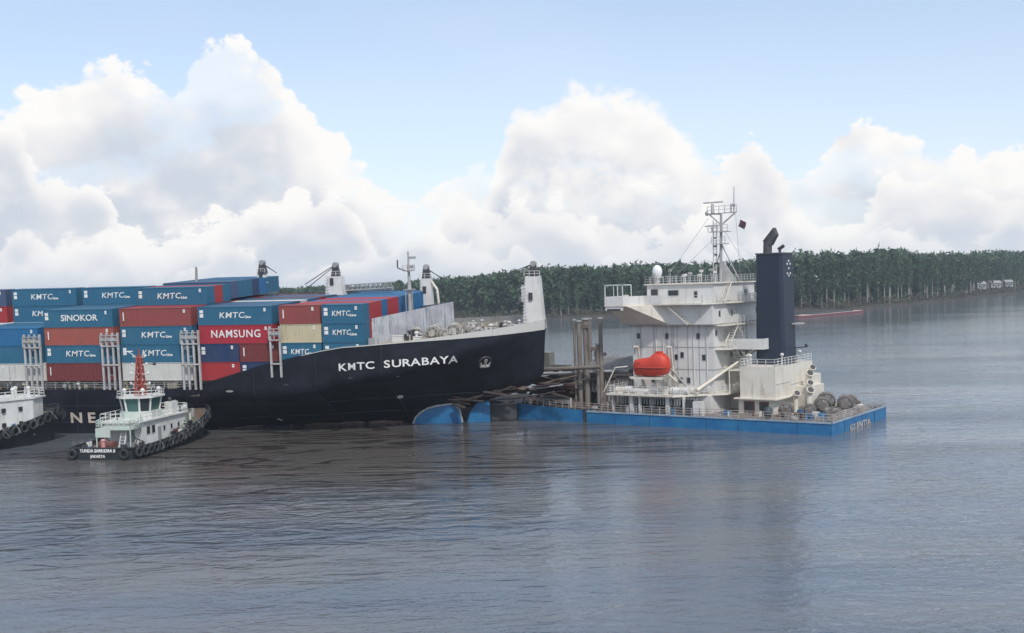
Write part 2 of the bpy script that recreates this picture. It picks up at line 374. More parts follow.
def ground_mat(name, c1, c2, sc=.1):
    m = bpy.data.materials.new(name); m.use_nodes = True; t = m.node_tree; t.nodes.clear(); g = G(t)
    p = g.n('ShaderNodeNewGeometry').outputs['Position']
    c = g.mix(g.mapr(g.noise(p, sc, 6, .65), .35, .7), (*c1, 1), (*c2, 1))
    b = g.n('ShaderNodeBsdfPrincipled'); g.put(b.inputs['Base Color'], c); b.inputs['Roughness'].default_value = .95
    bp = g.n('ShaderNodeBump'); bp.inputs['Distance'].default_value = .4; g.put(bp.inputs['Height'], g.noise(p, .8, 4)); g.put(b.inputs['Normal'], bp.outputs[0])
    o = g.n('ShaderNodeOutputMaterial'); g.put(o.inputs[0], b.outputs[0]); return m


WATER = water_mat()
w_ = MB(); w_.add([(-2900, -900, 0), (2900, -900, 0), (2900, 4100, 0), (-2900, 4100, 0)], [(0, 1, 2, 3)])
w_.build('water', WATER, None, kind='structure')
SHORE = [(-2500, 2600), (-1400, 2000), (-700, 1500), (-420, 1150), (-230, 930), (-110, 760), (-30, 672), (21, 637), (74, 655), (140, 648), (178, 634), (232, 687), (306, 786), (424, 951), (600, 1200), (900, 1600), (1500, 2100), (2500, 2600)]


def shore_y(x):
    for (a, b), (c, d) in zip(SHORE, SHORE[1:]):
        if a <= x <= c: return b + (d - b) * (x - a) / (c - a)
    return 2600


def land():
    xs = sorted(set(list(np.linspace(-2500, 2500, 50)) + list(np.arange(-700, 900, 12.0))))
    mb = MB(); prof = [(-2.5, -.6), (0, .05), (4, .9), (12, 1.6), (40, 2.2), (200, 3), (1500, 6)]
    vs = []
    for x in xs:
        y = shore_y(x) + 3 * math.sin(x * .11) + 2 * math.sin(x * .043 + 1)
        for dy, z in prof: vs.append((x, y + dy, z))
    k = len(prof); fs = [(i * k + j, (i + 1) * k + j, (i + 1) * k + j + 1, i * k + j + 1) for i in range(len(xs) - 1) for j in range(k - 1)]
    mb.add(vs, fs, True); mb.build('ground', ground_mat('river_bank_mud', (.055, .038, .028), (.03, .04, .02)), None, kind='structure')


land()


# ---------------------------------------------------------------- trees
def leaf_mat(name, a, b, c):
    m = bpy.data.materials.new(name); m.use_nodes = True; t = m.node_tree; t.nodes.clear(); g = G(t)
    p = g.n('ShaderNodeNewGeometry').outputs['Position']; oi = g.n('ShaderNodeObjectInfo').outputs['Random']
    n = g.m('ADD', g.m('MULTIPLY', g.noise(p, .16, 4, .65), .6), g.m('MULTIPLY', g.noise(p, .035, 3, .6), .4)); n2 = g.noise(p, 1.3, 2, .5)
    col = g.mix(g.mapr(g.m('ADD', n, g.m('MULTIPLY', g.m('SUBTRACT', oi, .5), .25)), .38, .64), (*a, 1), (*b, 1)); col = g.mix(g.mapr(n2, .5, .75, 0, .6), col, (*c, 1))
    bs = g.n('ShaderNodeBsdfPrincipled'); g.put(bs.inputs['Base Color'], col); bs.inputs['Roughness'].default_value = .8
    o = g.n('ShaderNodeOutputMaterial'); g.put(o.inputs[0], bs.outputs[0]); return m


LEAF = leaf_mat('forest_leaves', (.030, .066, .036), (.058, .105, .050), (.090, .132, .062))
BARK = paint('pale_bark', (.30, .29, .26), (.15, .14, .12), var=.25, streak=.3, rough=.9, scale=.6)
BUSH = leaf_mat('bank_brush', (.035, .05, .028), (.09, .085, .055), (.13, .12, .08))


def leaf_cloud(centers, size, n, out, jit=.55):
    """n random leaf triangles around clump centres (c, rx, rz); appended to list of (verts)"""
    for c, rx, rz in centers:
        d = rng.normal(size=(n, 3)); d /= np.linalg.norm(d, axis=1)[:, None] + 1e-6; d *= rng.uniform(.55, 1.0, (n, 1))
        p = np.array(c) + d * np.array([rx, rx, rz])
        e1 = rng.normal(size=(n, 3)) * size * jit; e2 = rng.normal(size=(n, 3)) * size * jit
        out.append(np.stack([p - e1 * .6, p + e1 * .6 + e2 * .2, p + e2], 1))


def tri_mesh(name, arrs, mat):
    a = np.concatenate(arrs).reshape(-1, 3).astype(np.float32); n = len(a)
    me = bpy.data.meshes.new(name); me.vertices.add(n); me.vertices.foreach_set('co', a.ravel())
    me.loops.add(n); me.loops.foreach_set('vertex_index', np.arange(n, dtype=np.int32))
    me.polygons.add(n // 3); me.polygons.foreach_set('loop_start', np.arange(0, n, 3, dtype=np.int32))
    me.materials.append(mat); me.update(calc_edges=True); return me


def crown_centres(h, bare, w):
    cs = []; k = random.randint(9, 12)
    for i in range(k):
        f = i / (k - 1); z = h * (bare + (1 - bare) * f * .97)
        ww = w * (math.sin(math.pi * min(1, .18 + f * .80)) ** .7) * random.uniform(.7, 1.15)
        a = random.uniform(0, 6.28); rr = ww * .5 * random.uniform(.1, .9)
        cs.append(((rr * math.cos(a), rr * math.sin(a), z), ww * random.uniform(.45, .7), h * .085 * random.uniform(.8, 1.4)))
    return cs


TREEV = []
for v in range(8):
    h = random.uniform(26, 31); bare = random.uniform(.20, .30) if v < 4 else random.uniform(.40, .52); w = random.uniform(3.0, 4.2)
    cs = crown_centres(h, bare, w); out = []; leaf_cloud(cs, 1.15, 75, out)
    cm = tri_mesh('crown', out, LEAF)
    tb = MB(); lean = random.uniform(-.5, .5); pts = [(0, 0, -1.5), (lean * .3, 0, h * .3), (lean, lean * .4, h * .65), (lean * 1.1, 0, h * .95)]; rs = [.48, .38, .26, .06]
    for (a, b, r1, r2) in zip(pts, pts[1:], rs, rs[1:]): tb.cyl(a, b, r1, r2, n=6, cap=False)
    for c in cs[1::2]:
        z0 = c[0][2] - h * .07; tb.cyl((lean * z0 / h, 0, z0), c[0], .12, .03, n=4, cap=False)
    TREEV.append((tb.mesh('trunk', BARK), cm))
x = 8.0; k = 0
while x < 560 and k < 130:
    y = shore_y(x) + random.uniform(6, 20); sc = (.72 + .08 * min(1, x / 60) if x < 120 else (.88 if x < 170 else .98)) * random.uniform(.86, 1.0)
    # dense wood, tall pale trunks at its water edge
    t = thing('forest_tree', 'tall slim tree with bare pale trunk at the water edge of the far wood', 'tree', Matrix.Translation((x, y, 1.2)) @ Matrix.Rotation(random.uniform(0, 6.28), 4, 'Z') @ Matrix.Diagonal((sc, sc, sc, 1)), 'trees along the far river bank')
    tm, cm = TREEV[(k % 4) + (4 if x > 175 and random.random() < .75 else 0)]; link(tm, 'trunk', t); link(cm, 'crown', t)
    k += 1; x += random.uniform(1.8, 5.8) if x > 120 else random.uniform(3.6, 6)


def forest():
    out = []; X = -520.0; tr = []
    while X < 800:
        sy = shore_y(X); dist = math.hypot(X, sy); step = 4.6 if dist < 1000 else 7
        for row in range(9):
            x_ = X + random.uniform(-2.4, 2.4); y_ = shore_y(x_) + 17 + row * 6.5 + random.uniform(-2.5, 2.5)
            hh = (25 if X < 110 else 25 + 3.2 * min(1, (X - 110) / 90)) * random.uniform(.90, 1.06) + row * .25
            if X < 60: hh = 17.5 + 7.5 * max(0, min(1, (X + 130) / 190)) + random.uniform(-1.5, 1.5)
            hh *= 1 + .04 * math.sin(X * .031 + 1) + .03 * math.sin(X * .083)
            if row > 2 and random.random() < .15: continue
            cs = []; w = random.uniform(3.4, 5.4)
            for f in ([.08, .22, .38, .55, .72, .86, .96] if row in (1, 2, 3) else [.4, .58, .72, .86, .96] if row < 1 else [.72, .86, .96]):
                a = random.uniform(0, 6.28); cs.append(((x_ + math.cos(a) * w * .3, y_ + math.sin(a) * w * .3, 1.5 + hh * f), w * random.uniform(.5, .8) * (1.1 - f * .35), hh * random.uniform(.07, .12)))
            leaf_cloud(cs, 2.1 if dist < 1000 else 2.9, 34 if row < 4 else 20, out)
        X += step
    o = link(tri_mesh('forest_canopy', out, LEAF), 'forest_canopy', kind='stuff', label='dense green wood behind the first rows of trees on the far bank', category='forest')
    out = []; X = -300.0
    while X < 720:
        y = shore_y(X); n = 2
        for q in range(n): leaf_cloud([((X + random.uniform(-3, 3), y + random.uniform(2, 12), random.uniform(1.4, 4.2)), random.uniform(1.8, 3.4), random.uniform(1.2, 3.0))], 1.1, 34, out)
        X += 3.2
    link(tri_mesh('bank_brush', out, BUSH), 'bank_brush', kind='stuff', label='low tangled brush along the muddy far bank', category='bushes')


forest()

# small white houses and the low red barge on the far bank
for i, (X, w, lab) in enumerate([(350, 6.5, 'small white riverside house with grey roof, leftmost of three in the wood edge'), (376, 8, 'wider white riverside house between its two neighbours at the wood edge'), (402, 6, 'small white riverside house with pale roof, rightmost at the wood edge')]):
    y = shore_y(X) + 5; t = thing('riverside_house', lab, 'house', Matrix.Translation((X, y + 3, 3.2)), 'houses on the far bank')
    MB().box(-w / 2, w / 2, 0, 6, 2.0, 5.6).build('wall', GREY, t); r = MB(); r.prism_ax([(-.6, 5.6), (6.6, 5.6), (3, 7.6)], -w / 2 - .5, w / 2 + .5, 0); r.build('roof', GREY, t)
    for s_ in (-w / 4, w / 4): MB().box(s_ - .6, s_ + .6, -.06, .05, 3.2, 4.6).build('window', GLASS, t)
    MB().box(-.5, .5, -.07, .05, 2.0, 4.2).build('door', DARK, t)
    for s_ in (-w / 2 + .3, w / 2 - .3): MB().box(s_ - .2, s_ + .2, .2, .6, -1.5, 2.0).build('stilt', BROWN, t)
a_ = Vector((132, 531, 0)); b_ = Vector((177, 585, 0)); L = (b_ - a_).length
t = thing('river_barge', 'long low red barge moored by the far wooded bank', 'barge', frame_x(b_ - a_, (0, 0, 1), a_))
MB().prism([(0, 0), (2, -3.5), (L - 4, -4), (L, 0), (L - 4, 4), (2, 3.5)], -.5, .9).build('hull', paint('barge_red', (.17, .04, .04), var=.15, rust=.2), t)
MB().prism([(0.5, -1), (3, -3.6), (L - 6, -4.1), (L - 2, 0), (L - 6, 4), (3, 3.3)], .9, 1.1).build('deck', paint('barge_deck', (.55, .42, .38), var=.2, rust=.2), t)
MB().box(12, L - 14, -2.6, 2.6, 1.1, 1.6).build('cargo_hatch', DARK, t)

# ================================================================ CONTAINER SHIP
yaw1, trim1, heel1 = R(-13), -0.00691, 0.0500
M1 = Matrix.Translation((-68.046, 167.552, 7.7236)) @ Matrix.Rotation(yaw1, 4, 'Z') @ Matrix.Rotation(-trim1, 4, 'Y') @ Matrix.Rotation(heel1, 4, 'X')
ship1 = thing('container_ship', 'large black hulled container ship riding up over the blue wreck', 'container ship', M1)


def interp(x, pts):
    if x <= pts[0][0]: return pts[0][1]
    for (a, b), (c, d) in zip(pts, pts[1:]):
        if x <= c:
            return b + (d - b) * (x - a) / (c - a)
    return pts[-1][1]


DK = [(-40, 15.3), (40, 15.3), (49.5, 15.15), (53, 14.1), (57, 12.1), (61, 9.4), (64.5, 6.8), (67, 4.7), (69.5, 2.4), (71.3, .12)]
WLN = [(-40, 15.3), (0, 15.3), (10, 14.6), (20, 11.8), (34, 5.5), (46, 2.9), (55, 2.2), (62, 1.3), (67, .12), (71.3, .10)]
ZD = [(-40, -1.3), (21, -1.15), (25, -.4), (34.5, 2.3), (42.5, 4.0), (46, 4.55), (55, 5.1), (61, 5.55), (66, 6.0), (71.3, 6.6)]
ZK = -8.0


LIM = [(-10, 50.0), (-8, 54.0), (-6, 59.5), (-4.2, 65.0), (-2.8, 69.2), (-1.5, 70.8), (6.6, 71.35)]      # raked stem


def hb(s, z):
    zd = interp(s, ZD); ze = min(zd, interp(s, [(-40, -2.3), (40, -2.2), (46, -.5), (54, .6), (60, 2.2), (64, 3.6), (68, 4.6), (71.3, 5.2)])); g_ = max(0, min(1, (z - ZK) / (ze - ZK))); a, b = interp(s, WLN), interp(s, DK)
    v = a + (b - a) * (g_ ** interp(s, [(38, .85), (50, 1.35), (58, 1.6)]))
    lim = interp(z, LIM)
    if s > lim - 6: v = min(v, (lim - s) * (.9 + .5 * g_) + .1)
    return max(v, .02)


st_ = [-40, -20, 0, 5, 10, 15, 20, 22.5, 25, 28, 31, 34, 37, 40, 43, 46, 49, 52, 55, 57.5, 60, 62, 64, 65.5, 67, 68.2, 69.4, 70.3, 70.8, 71.3]
NZ = 22


def hull_strip(zlo, zhi, off=0, name='hull', mat=BLACK, nz=NZ, ss=st_):
    mb = MB()
    for side in (-1, 1):
        vs = []
        for s in ss:
            for j in range(nz + 1):
                z = zlo(s) + (zhi(s) - zlo(s)) * (1 - (1 - j / nz) ** 1.6); se = min(s, interp(z, LIM)); vs.append((se, 15 + side * (hb(se, z) + off), z))
        k = nz + 1; fs = [(i * k + j, (i + 1) * k + j, (i + 1) * k + j + 1, i * k + j + 1) for i in range(len(ss) - 1) for j in range(nz)]
        if side > 0: fs = [f[::-1] for f in fs]
        mb.add(vs, fs, True)
    # close the stem
    return mb.build(name, mat, ship1)


hull_strip(lambda s: -11, lambda s: interp(s, ZD))
bw_h = lambda s: interp(s, [(40, .06), (54, .14), (58, .4), (64, .85), (71.3, 1.4)])
DD = lambda s: interp(s, [(40, .12), (54, .2), (59, .7), (64, 1.0)])
fs_st = [s for s in st_ if s >= 40]
BULW = paint('bulwark_white', (.54, .54, .52), (.48, .46, .42), var=.12, rust=.12)
hull_strip(lambda s: interp(s, ZD) - bw_h(s), lambda s: interp(s, ZD) + .02, .15, 'bulwark', BULW, 2, fs_st)
# inner face of the bulwark + deck
mb = MB(); vs = []; fs = []
for s in fs_st:
    b_ = interp(s, DK); zd = interp(s, ZD); vs += [(s, 15 - max(0.03, b_ - .22), zd + .02), (s, 15 - max(0.02, b_ - .22), zd - DD(s) - .1), (s, 15 + max(.02, b_ - .22), zd - DD(s) - .1), (s, 15 + max(.03, b_ - .22), zd + .02), (s, 15 - b_ - .03, zd + .02), (s, 15 + b_ + .03, zd + .02)]
k = 6; n = len(fs_st)
for i in range(n - 1):
    fs += [(i * k, i * k + 1, (i + 1) * k + 1, (i + 1) * k), (i * k + 2, i * k + 3, (i + 1) * k + 3, (i + 1) * k + 2), (i * k + 4, i * k, (i + 1) * k, (i + 1) * k + 4), (i * k + 3, i * k + 5, (i + 1) * k + 5, (i + 1) * k + 3)]
mb.add(vs, fs); mb.build('bulwark_lining', paint('deck_cream', (.50, .46, .38), (.36, .32, .26), var=.2, rust=.2), ship1)
mb = MB(); vs = []; fs = []
for s in fs_st:
    b_ = max(.03, interp(s, DK) - .2); zd = interp(s, ZD) - DD(s); vs += [(s, 15 - b_, zd), (s, 15 + b_, zd)]
mb.add(vs, [(2 * i, 2 * i + 2, 2 * i + 3, 2 * i + 1) for i in range(n - 1)]); mb.build('forecastle_deck', DECKT, ship1)
mb = MB().box(-40, 25, -.25, 30.2, -2.2, -1.35); mb.build('main_deck', DECKG, ship1)
MB().box(22, 40, .2, 29.8, -2.2, -1.4).build('main_deck', DECKG, ship1)
# hatch coaming wall, clutter on the side deck
COAM = paint('coaming_beige', (.46, .43, .36), (.26, .22, .16), var=.3, rust=.35)
mb = MB().box(-40, 38, 1.6, 29, -1.4, -.03)
for i in range(60): s = -38 + i * 1.25; mb.box(s, s + .12, 1.25, 1.6, -1.4, -.1)
mb.build('hatch_coaming', COAM, ship1)
mb = MB().rail([(-40, -.1, -1.3), (22, -.1, -1.2)], 1.0, 3, 1.6, .03); mb.build('railing', LGREY, ship1)
for i in range(26):
    s = random.uniform(-12, 23); h_ = random.uniform(.4, 1.1); w = random.uniform(.3, 1.6); m_ = random.choice([COAM, GREY, LGREY, YEL, BROWN, WHITE, DARK])
    mb = MB(); 
    if random.random() < .5: mb.box(s, s + w, .1, .9, -1.35, -1.35 + h_)
    else: mb.cyl((s, .6, -1.35), (s, .6, -1.35 + h_), .16).cyl((s, .6, -1.35 + h_), (s + .05, .3, -1.35 + h_ + .1), .28)
    mb.build(random.choice(['deck_locker', 'vent_pipe']), m_, ship1)
mb = MB().cyl((-38, .9, -.55), (23, .9, -.55), .13, n=6).cyl((-38, 1.1, -.9), (23, 1.1, -.9), .1, n=6); mb.build('deck_pipe', GREY, ship1)

# lashing bridges in the gaps between the bays
for s0, ztop in ((-3.0, 6.9), (9.6, 7.0), (22.2, 7.2), (35.6, 7.6)):
    zb = -1.2 if s0 < 30 else .5; wd = 2.7 if s0 < 30 else 1.6
    lb = MB().box(s0, s0 + wd, -.95, -.35, ztop - 2.0, ztop - 1.85).box(s0, s0 + wd, -.95, -.35, 2.3, 2.45)
    o = lb.build('lashing_platform', LGREY, ship1)
    rl = MB().rail([(s0, -.95, ztop - 1.85), (s0 + wd, -.95, ztop - 1.85)], 1.5, 2, .9, .06); rl.cyl((s0 + .1, -.9, ztop - 1.0), (s0 + wd, -.9, ztop - 1.0), .05, n=4); rl.build('railing', LGREY, o)
    for q in ([0, .85, 1.75, 2.55] if wd > 2 else [0, 1.4]):
        MB().box(s0 + q, s0 + q + .26, -.85, -.6, zb, ztop).build('lashing_post', LGREY, ship1)
    MB().box(s0 + .3, s0 + wd - .3, -.8, -.7, ztop - 1.4, ztop - .7).build('locker', random.choice([GREY, COAM]), ship1)
    mb = MB()
    for z in np.arange(zb + .8, ztop - 2, 1.3): mb.cyl((s0 + .9, -.7, z), (s0 + 1.8, -.7, z), .05, n=4)
    if wd > 2: mb.build('ladder', GREY, ship1)
    MB().box(s0 + 1.2, s0 + 1.5, .2, 29.5, -1.2, ztop - .4).build('lashing_frame', DARK, ship1)

# breakwater on the forecastle: V of plates, stiffened
bw = MB(); bs = MB()
for side in (-1, 1):
    y0 = 15 + side * 12.6; a = Vector((48.5, y0, 4.15)); b = Vector((57.6, 15, 5.2)); hA, hB = 3.85, 4.25
    nrm = Vector((-(b - a).y, (b - a).x, 0)).normalized() * .08
    bw.hexa([a - nrm, b - nrm, b + nrm, a + nrm], [a - nrm + Vector((0, 0, hA)), b - nrm + Vector((0, 0, hB)), b + nrm + Vector((0, 0, hB)), a + nrm + Vector((0, 0, hA))])
    for i in range(13):
        p = a.lerp(b, (i + .5) / 13); hh = hA + (hB - hA) * (i + .5) / 13; d = (b - a).normalized() * .05; q = Vector((.28, 0, 0))
        bs.hexa([p - d, p + d, p + d + q, p - d + q], [p - d + Vector((0, 0, hh * .96)), p + d + Vector((0, 0, hh * .96)), p + d + q * .4 + Vector((0, 0, hh * .9)), p - d + q * .4 + Vector((0, 0, hh * .9))])
BWM = paint('breakwater_white', (.50, .52, .55), (.32, .33, .36), var=.3, rust=.5, rustcol=(.12, .13, .16), fine=1.4)
o = bw.build('breakwater', BWM, ship1); bs.build('stiffener', BWM, o)
MB().box(49.4, 50.2, .9, 1.3, 4.1, 5.6).build('deck_locker', GREY, ship1)
MB().cyl((48.7, .5, 4), (48.7, .5, 8.0), .14).build('fairlead_post', CREAM, ship1)


def ring_(c_, ax, r):
    m = MB().torus(c_, ax, r * 1.0, r * .09, 16, 4).torus(c_, ax, r * .42, r * .08, 10, 4); c_ = Vector(c_); a_ = Vector(ax).normalized(); u = a_.orthogonal().normalized(); v = a_.cross(u)
    for k in range(6): t_ = k * math.pi / 3; d = u * math.cos(t_) + v * math.sin(t_); m.cyl(c_ + d * r * .4, c_ + d * r, r * .07, n=4)
    return m


def winch(parent, x, y, z, r=1.0, L=2.6, ang=0.0, m1=ROPE, m2=CREAM, n_dr=2):
    c, s = math.cos(ang), math.sin(ang)
    def P(u, h): return (x + c * u, y + s * u, z + h)
    f = MB().cyl(P(-L / 2 - .2, r), P(-L / 2, r), r * .6, n=8).cyl(P(L / 2, r), P(L / 2 + .25, r), r * .55, n=8)
    f.hexa([(x - .5, y - .5, z), (x + .5, y - .5, z), (x + .5, y + .5, z), (x - .5, y + .5, z)], [(x - .3, y - .3, z + r), (x + .3, y - .3, z + r), (x + .3, y + .3, z + r), (x - .3, y + .3, z + r)])
    w = f.build('mooring_winch', m2, parent)
    for i in range(n_dr):
        u0_ = -L / 2 + i * L / n_dr; u1_ = u0_ + L / n_dr - .25
        d = MB().cyl(P(u0_, r), P(u1_, r), r * .72, n=12)
        for j in range(4): uu = u0_ + (j + .5) * (u1_ - u0_) / 4; d.torus(P(uu, r), (c, s, 0), r * .72, .09, 12, 4)
        for q in (-.35, .1, .4): d.torus(P(u1_ - .02, r), (c, s, 0), r * (.35 + .2 * (q + .4)), .06, 12, 4)
        d.build('rope_drum', m1, w)
        for uu in (u0_, u1_): ring_(P(uu, r), (c, s, 0), r).build('drum_flange', m2, w)
    return w


for (x_, y_, r_, a_) in ((54.6, 6.4, .82, -1.2), (56.6, 8.2, .9, -1.5), (57.9, 7.4, .7, -.9), (58.9, 10.4, .95, -1.4), (60.4, 15, .8, -.6), (61.4, 10.2, .7, -1.1), (63.8, 15, .6, -1.3)):
    winch(ship1, x_, y_, interp(x_, ZD) - DD(x_), r_, 3.0, a_, ROPE, paint('winch_beige', (.50, .49, .45), (.2, .17, .14), var=.2, rust=.35))
# bollards, vents, lockers and a windlass up to the stem
for i in range(150):
    s = random.uniform(51, 69.5); hw = interp(s, DK) - 1.1
    if hw < .3: continue
    y = 15 + random.uniform(-hw, hw * .9); z = interp(s, ZD) - DD(s); kk = random.random(); m_ = random.choice([LGREY, WHITE, GREY, DARK, COAM, LGREY])
    if kk < .35:
        mb = MB().box(s - .7, s + .7, y - .15, y + .15, z, z + .12).cyl((s - .4, y, z), (s - .4, y, z + .75), .2).cyl((s + .4, y, z), (s + .4, y, z + .75), .2); mb.build('bollard', m_, ship1)
    elif kk < .7:
        h_ = random.uniform(.7, 1.5); mb = MB().cyl((s, y, z), (s, y, z + h_), .16).ell((s, y, z + h_), .36, .36, .2, 8, 4); mb.build('mushroom_vent', m_, ship1)
    else:
        w, h_ = random.uniform(.5, 1.4), random.uniform(.4, 1.0); mb = MB().box(s - w / 2, s + w / 2, y - .4, y + .4, z, z + h_).box(s - w / 2 - .05, s + w / 2 + .05, y - .45, y + .45, z + h_, z + h_ + .06); mb.build('deck_locker', m_, ship1)
mb = MB()
for s in np.arange(62, 70, 1.3): hw = interp(s, DK) - .3; z = interp(s, ZD) - 1.1; mb.hexa([(s, 15 - hw, z), (s + .1, 15 - hw, z), (s + .1, 15 - hw + .5, z), (s, 15 - hw + .5, z)], [(s, 15 - hw, z + 1.1), (s + .1, 15 - hw, z + 1.1), (s + .1, 15 - hw + .08, z + 1.1), (s, 15 - hw + .08, z + 1.1)])
for s in np.arange(62, 70, 1.3): hw = interp(s, DK) - .3; z = interp(s, ZD) - 1.1; mb.hexa([(s, 15 + hw - .5, z), (s + .1, 15 + hw - .5, z), (s + .1, 15 + hw, z), (s, 15 + hw, z)], [(s, 15 + hw - .08, z + 1.1), (s + .1, 15 + hw - .08, z + 1.1), (s + .1, 15 + hw, z + 1.1), (s, 15 + hw, z + 1.1)])
mb.build('bulwark_stay', BULW, ship1)
# raised far bulwark strip and rail at the port side
mb = MB(); pr_ = [(s, 15 + interp(s, DK) - .1) for s in (53, 56, 59, 62, 65, 67.5)]
for (a, b), (c, d) in zip(pr_, pr_[1:]): mb.hexa([(a, b, interp(a, ZD)), (c, d, interp(c, ZD)), (c, d + .1, interp(c, ZD)), (a, b + .1, interp(a, ZD))], [(a, b, interp(a, ZD) + .9), (c, d, interp(c, ZD) + .8), (c, d + .1, interp(c, ZD) + .8), (a, b + .1, interp(a, ZD) + .9)])
mb.build('spray_rail', GREY, ship1)

# tapered white post house near the stem and gear towers on the port side


def tower(x, y, z0, z1, w0, w1, legs=True, boom=None, cat='crane_tower', door=True):
    t = MB().hexa([(x - w0, y - w0 * .7, z0), (x + w0, y - w0 * .7, z0), (x + w0, y + w0 * .7, z0), (x - w0, y + w0 * .7, z0)], [(x - w1, y - w1 * .7, z1), (x + w1, y - w1 * .7, z1), (x + w1, y + w1 * .7, z1), (x - w1, y + w1 * .7, z1)]).build(cat, WHITE, ship1)
    MB().hexa([(x - .55, y - .6, z1), (x + .75, y - .6, z1), (x + .75, y + .6, z1), (x - .55, y + .6, z1)], [(x - .3, y - .35, z1 + 1.9), (x + .4, y - .35, z1 + 1.9), (x + .4, y + .35, z1 + 1.9), (x - .3, y + .35, z1 + 1.9)]).build('sheave_head', DARK, t)
    MB().cyl((x + .1, y - .5, z1 + 1.8), (x + .1, y + .5, z1 + 1.8), .42, n=12).build('sheave', GREY, t)
    MB().rail([(x - w1 - .1, y - w1 * .7 - .1, z1), (x + w1 + .1, y - w1 * .7 - .1, z1)], .8, 2, .8, .04).build('railing', WHITE, t)
    if door: MB().box(x - w1 * .5, x - w1 * .5 + .55, y - w0 * .7 - .06, y - w0 * .62, z0 + (z1 - z0) * .55, z0 + (z1 - z0) * .55 + 1.1).build('window', DARK, t)
    mb = MB()
    for zz in np.arange(z0 + .4, z1, .5): mb.box(x - w0 * .98, x - w0 * .55, y - w0 * .7 - .09 + .0, y - w0 * .7 - .02, zz, zz + .06)
    mb.build('rungs', GREY, t)
    if boom:
        for dy in (-.35, .35): MB().cyl((x - .1, y + dy, z1 + 1.7), (x + boom[0], y + dy * 2, z1 + 1.7 + boom[1] - (.5 if dy > 0 else 0)), .07, n=5).build('topping_wire', DARK, t)
    return t


tower(69.6, 15.6, 5.3, 12.9, 1.55, 1.05, boom=(-4.6, -1.6))
MB().box(68.0, 68.5, 14.6, 15.6, 9.3, 11.6).build('side_box', WHITE, ship1)
t3 = tower(35.3, 25.5, 10.2, 13.2, 1.5, 1.15, boom=(-5.0, -2.9)); t4 = tower(22.7, 25.5, 12.4, 13.9, .8, .6, boom=(2.2, -1.2)); t5 = tower(49.6, 28.0, 7.2, 12.4, 1.0, .85, boom=(3.0, -1.8))
mb = MB().path([(50.9, 27.8, 5), (51.6, 27.8, 8.5), (51.4, 27.8, 10.6), (50.3, 27.8, 12.2)], .22, 6); mb.build('crane_hook_frame', CREAM, t5)
jb = MB(); z_ = 11.5
for dy in (-.5, .5):
    for dz in (0, .9): jb.cyl((34, 26.5 + dy, 10.7 + dz), (44.5, 26.5 + dy, 11.1 + dz), .11, n=5)
for i in range(14):
    a = i / 14; b = (i + 1) / 14; xa, xb = 34 + 10.5 * a, 34 + 10.5 * b; jb.cyl((xa, 26, 10.7 + .4 * a), (xb, 26, 11.6 + .4 * b), .07, n=4).cyl((xb, 26, 10.7 + .4 * b), (xb, 26, 11.6 + .4 * b), .07, n=4)
jb.box(34, 44.5, 26.3, 26.8, 10.7, 11.4)
jb.build('crane_jib', GREY, ship1)
MB().cyl((16.6, 15, 13), (16.7, 15, 15.6), .22, .18).build('radio_post', GREY, ship1)
# foremast
fm = MB().cyl((51.0, 15, 4.2), (51.0, 15, 12.5), .36, .28, 10).cyl((51.0, 15, 12.5), (51.0, 15, 17.0), .24, .12, 8).build('foremast', LGREY, ship1)
MB().box(50.3, 51.7, 14.3, 15.7, 14.1, 14.2).rail([(50.3, 14.3, 14.2), (51.7, 14.3, 14.2), (51.7, 15.7, 14.2)], .8, 2, .7, .04).build('platform', GREY, fm)
MB().cyl((49.3, 15, 14.6), (51.0, 15, 14.0), .08).cyl((49.3, 15, 14.6), (49.3, 15, 15.8), .1).build('light_bracket', DARK, fm)
MB().box(51.1, 52.1, 14.8, 15.2, 15.9, 16.25).box(51.1, 51.7, 14.8, 15.2, 14.6, 14.9).build('mast_light', GREY, fm)
MB().box(50.2, 51.8, 14.4, 15.6, 11.3, 11.45).build('platform', GREY, fm)
MB().cyl((50.5, 14.6, 4.2), (50.5, 14.6, 11.3), .08, n=5).cyl((51.5, 14.6, 4.2), (51.5, 14.6, 11.3), .08, n=5).build('mast_stay', GREY, fm)

# hull marks
FSP = lambda s, z: Vector((s, 15 - hb(s, z), z))


def on_hull(s, z, off=.05):
    p = FSP(s, z); tx = (FSP(s + .3, z) - FSP(s - .3, z)).normalized(); tz = (FSP(s, z + .3) - FSP(s, z - .3)).normalized(); nn = tx.cross(tz).normalized()
    return frame_x(tx, nn, p + nn * off)


def on_hull_upright(s, z, off):
    p = FSP(s, z); tx = (FSP(s + .3, z) - FSP(s - .3, z)).normalized(); dy = p.y - FSP(s, z + .3).y; tz = (FSP(s + .25 * dy, z + .3) - p) / .3; nn = tx.cross(tz).normalized(); p = p + nn * off
    return Matrix(((tx.x, tz.x, nn.x, p.x), (tx.y, tz.y, nn.y, p.y), (tx.z, tz.z, nn.z, p.z), (0, 0, 0, 1)))


for ch, (s, z) in zip("KMTCSURABAYA", [(45.91, 1.74), (47.28, 1.83), (48.58, 1.9), (49.83, 1.98), (52.04, 2.04), (53.26, 2.08), (54.43, 2.09), (55.6, 2.1), (56.78, 2.12), (57.91, 2.11), (59.05, 2.11), (60.08, 2.08)]):
    text_on(ch, on_hull_upright(s, z, .09), ship1, 1.42, xs=(1.12 if ch == 'M' else 1.3) if s < 51 else 1.42, bold=.004 if ch == 'M' else .02, ext=.03)
for ch, s in (("N", 4.5), ("E", 6.9)): text_on(ch, on_hull(s, -5.45, .05), ship1, 2.1, xs=1.25, bold=.05, ext=.03, mat=LETTERO)
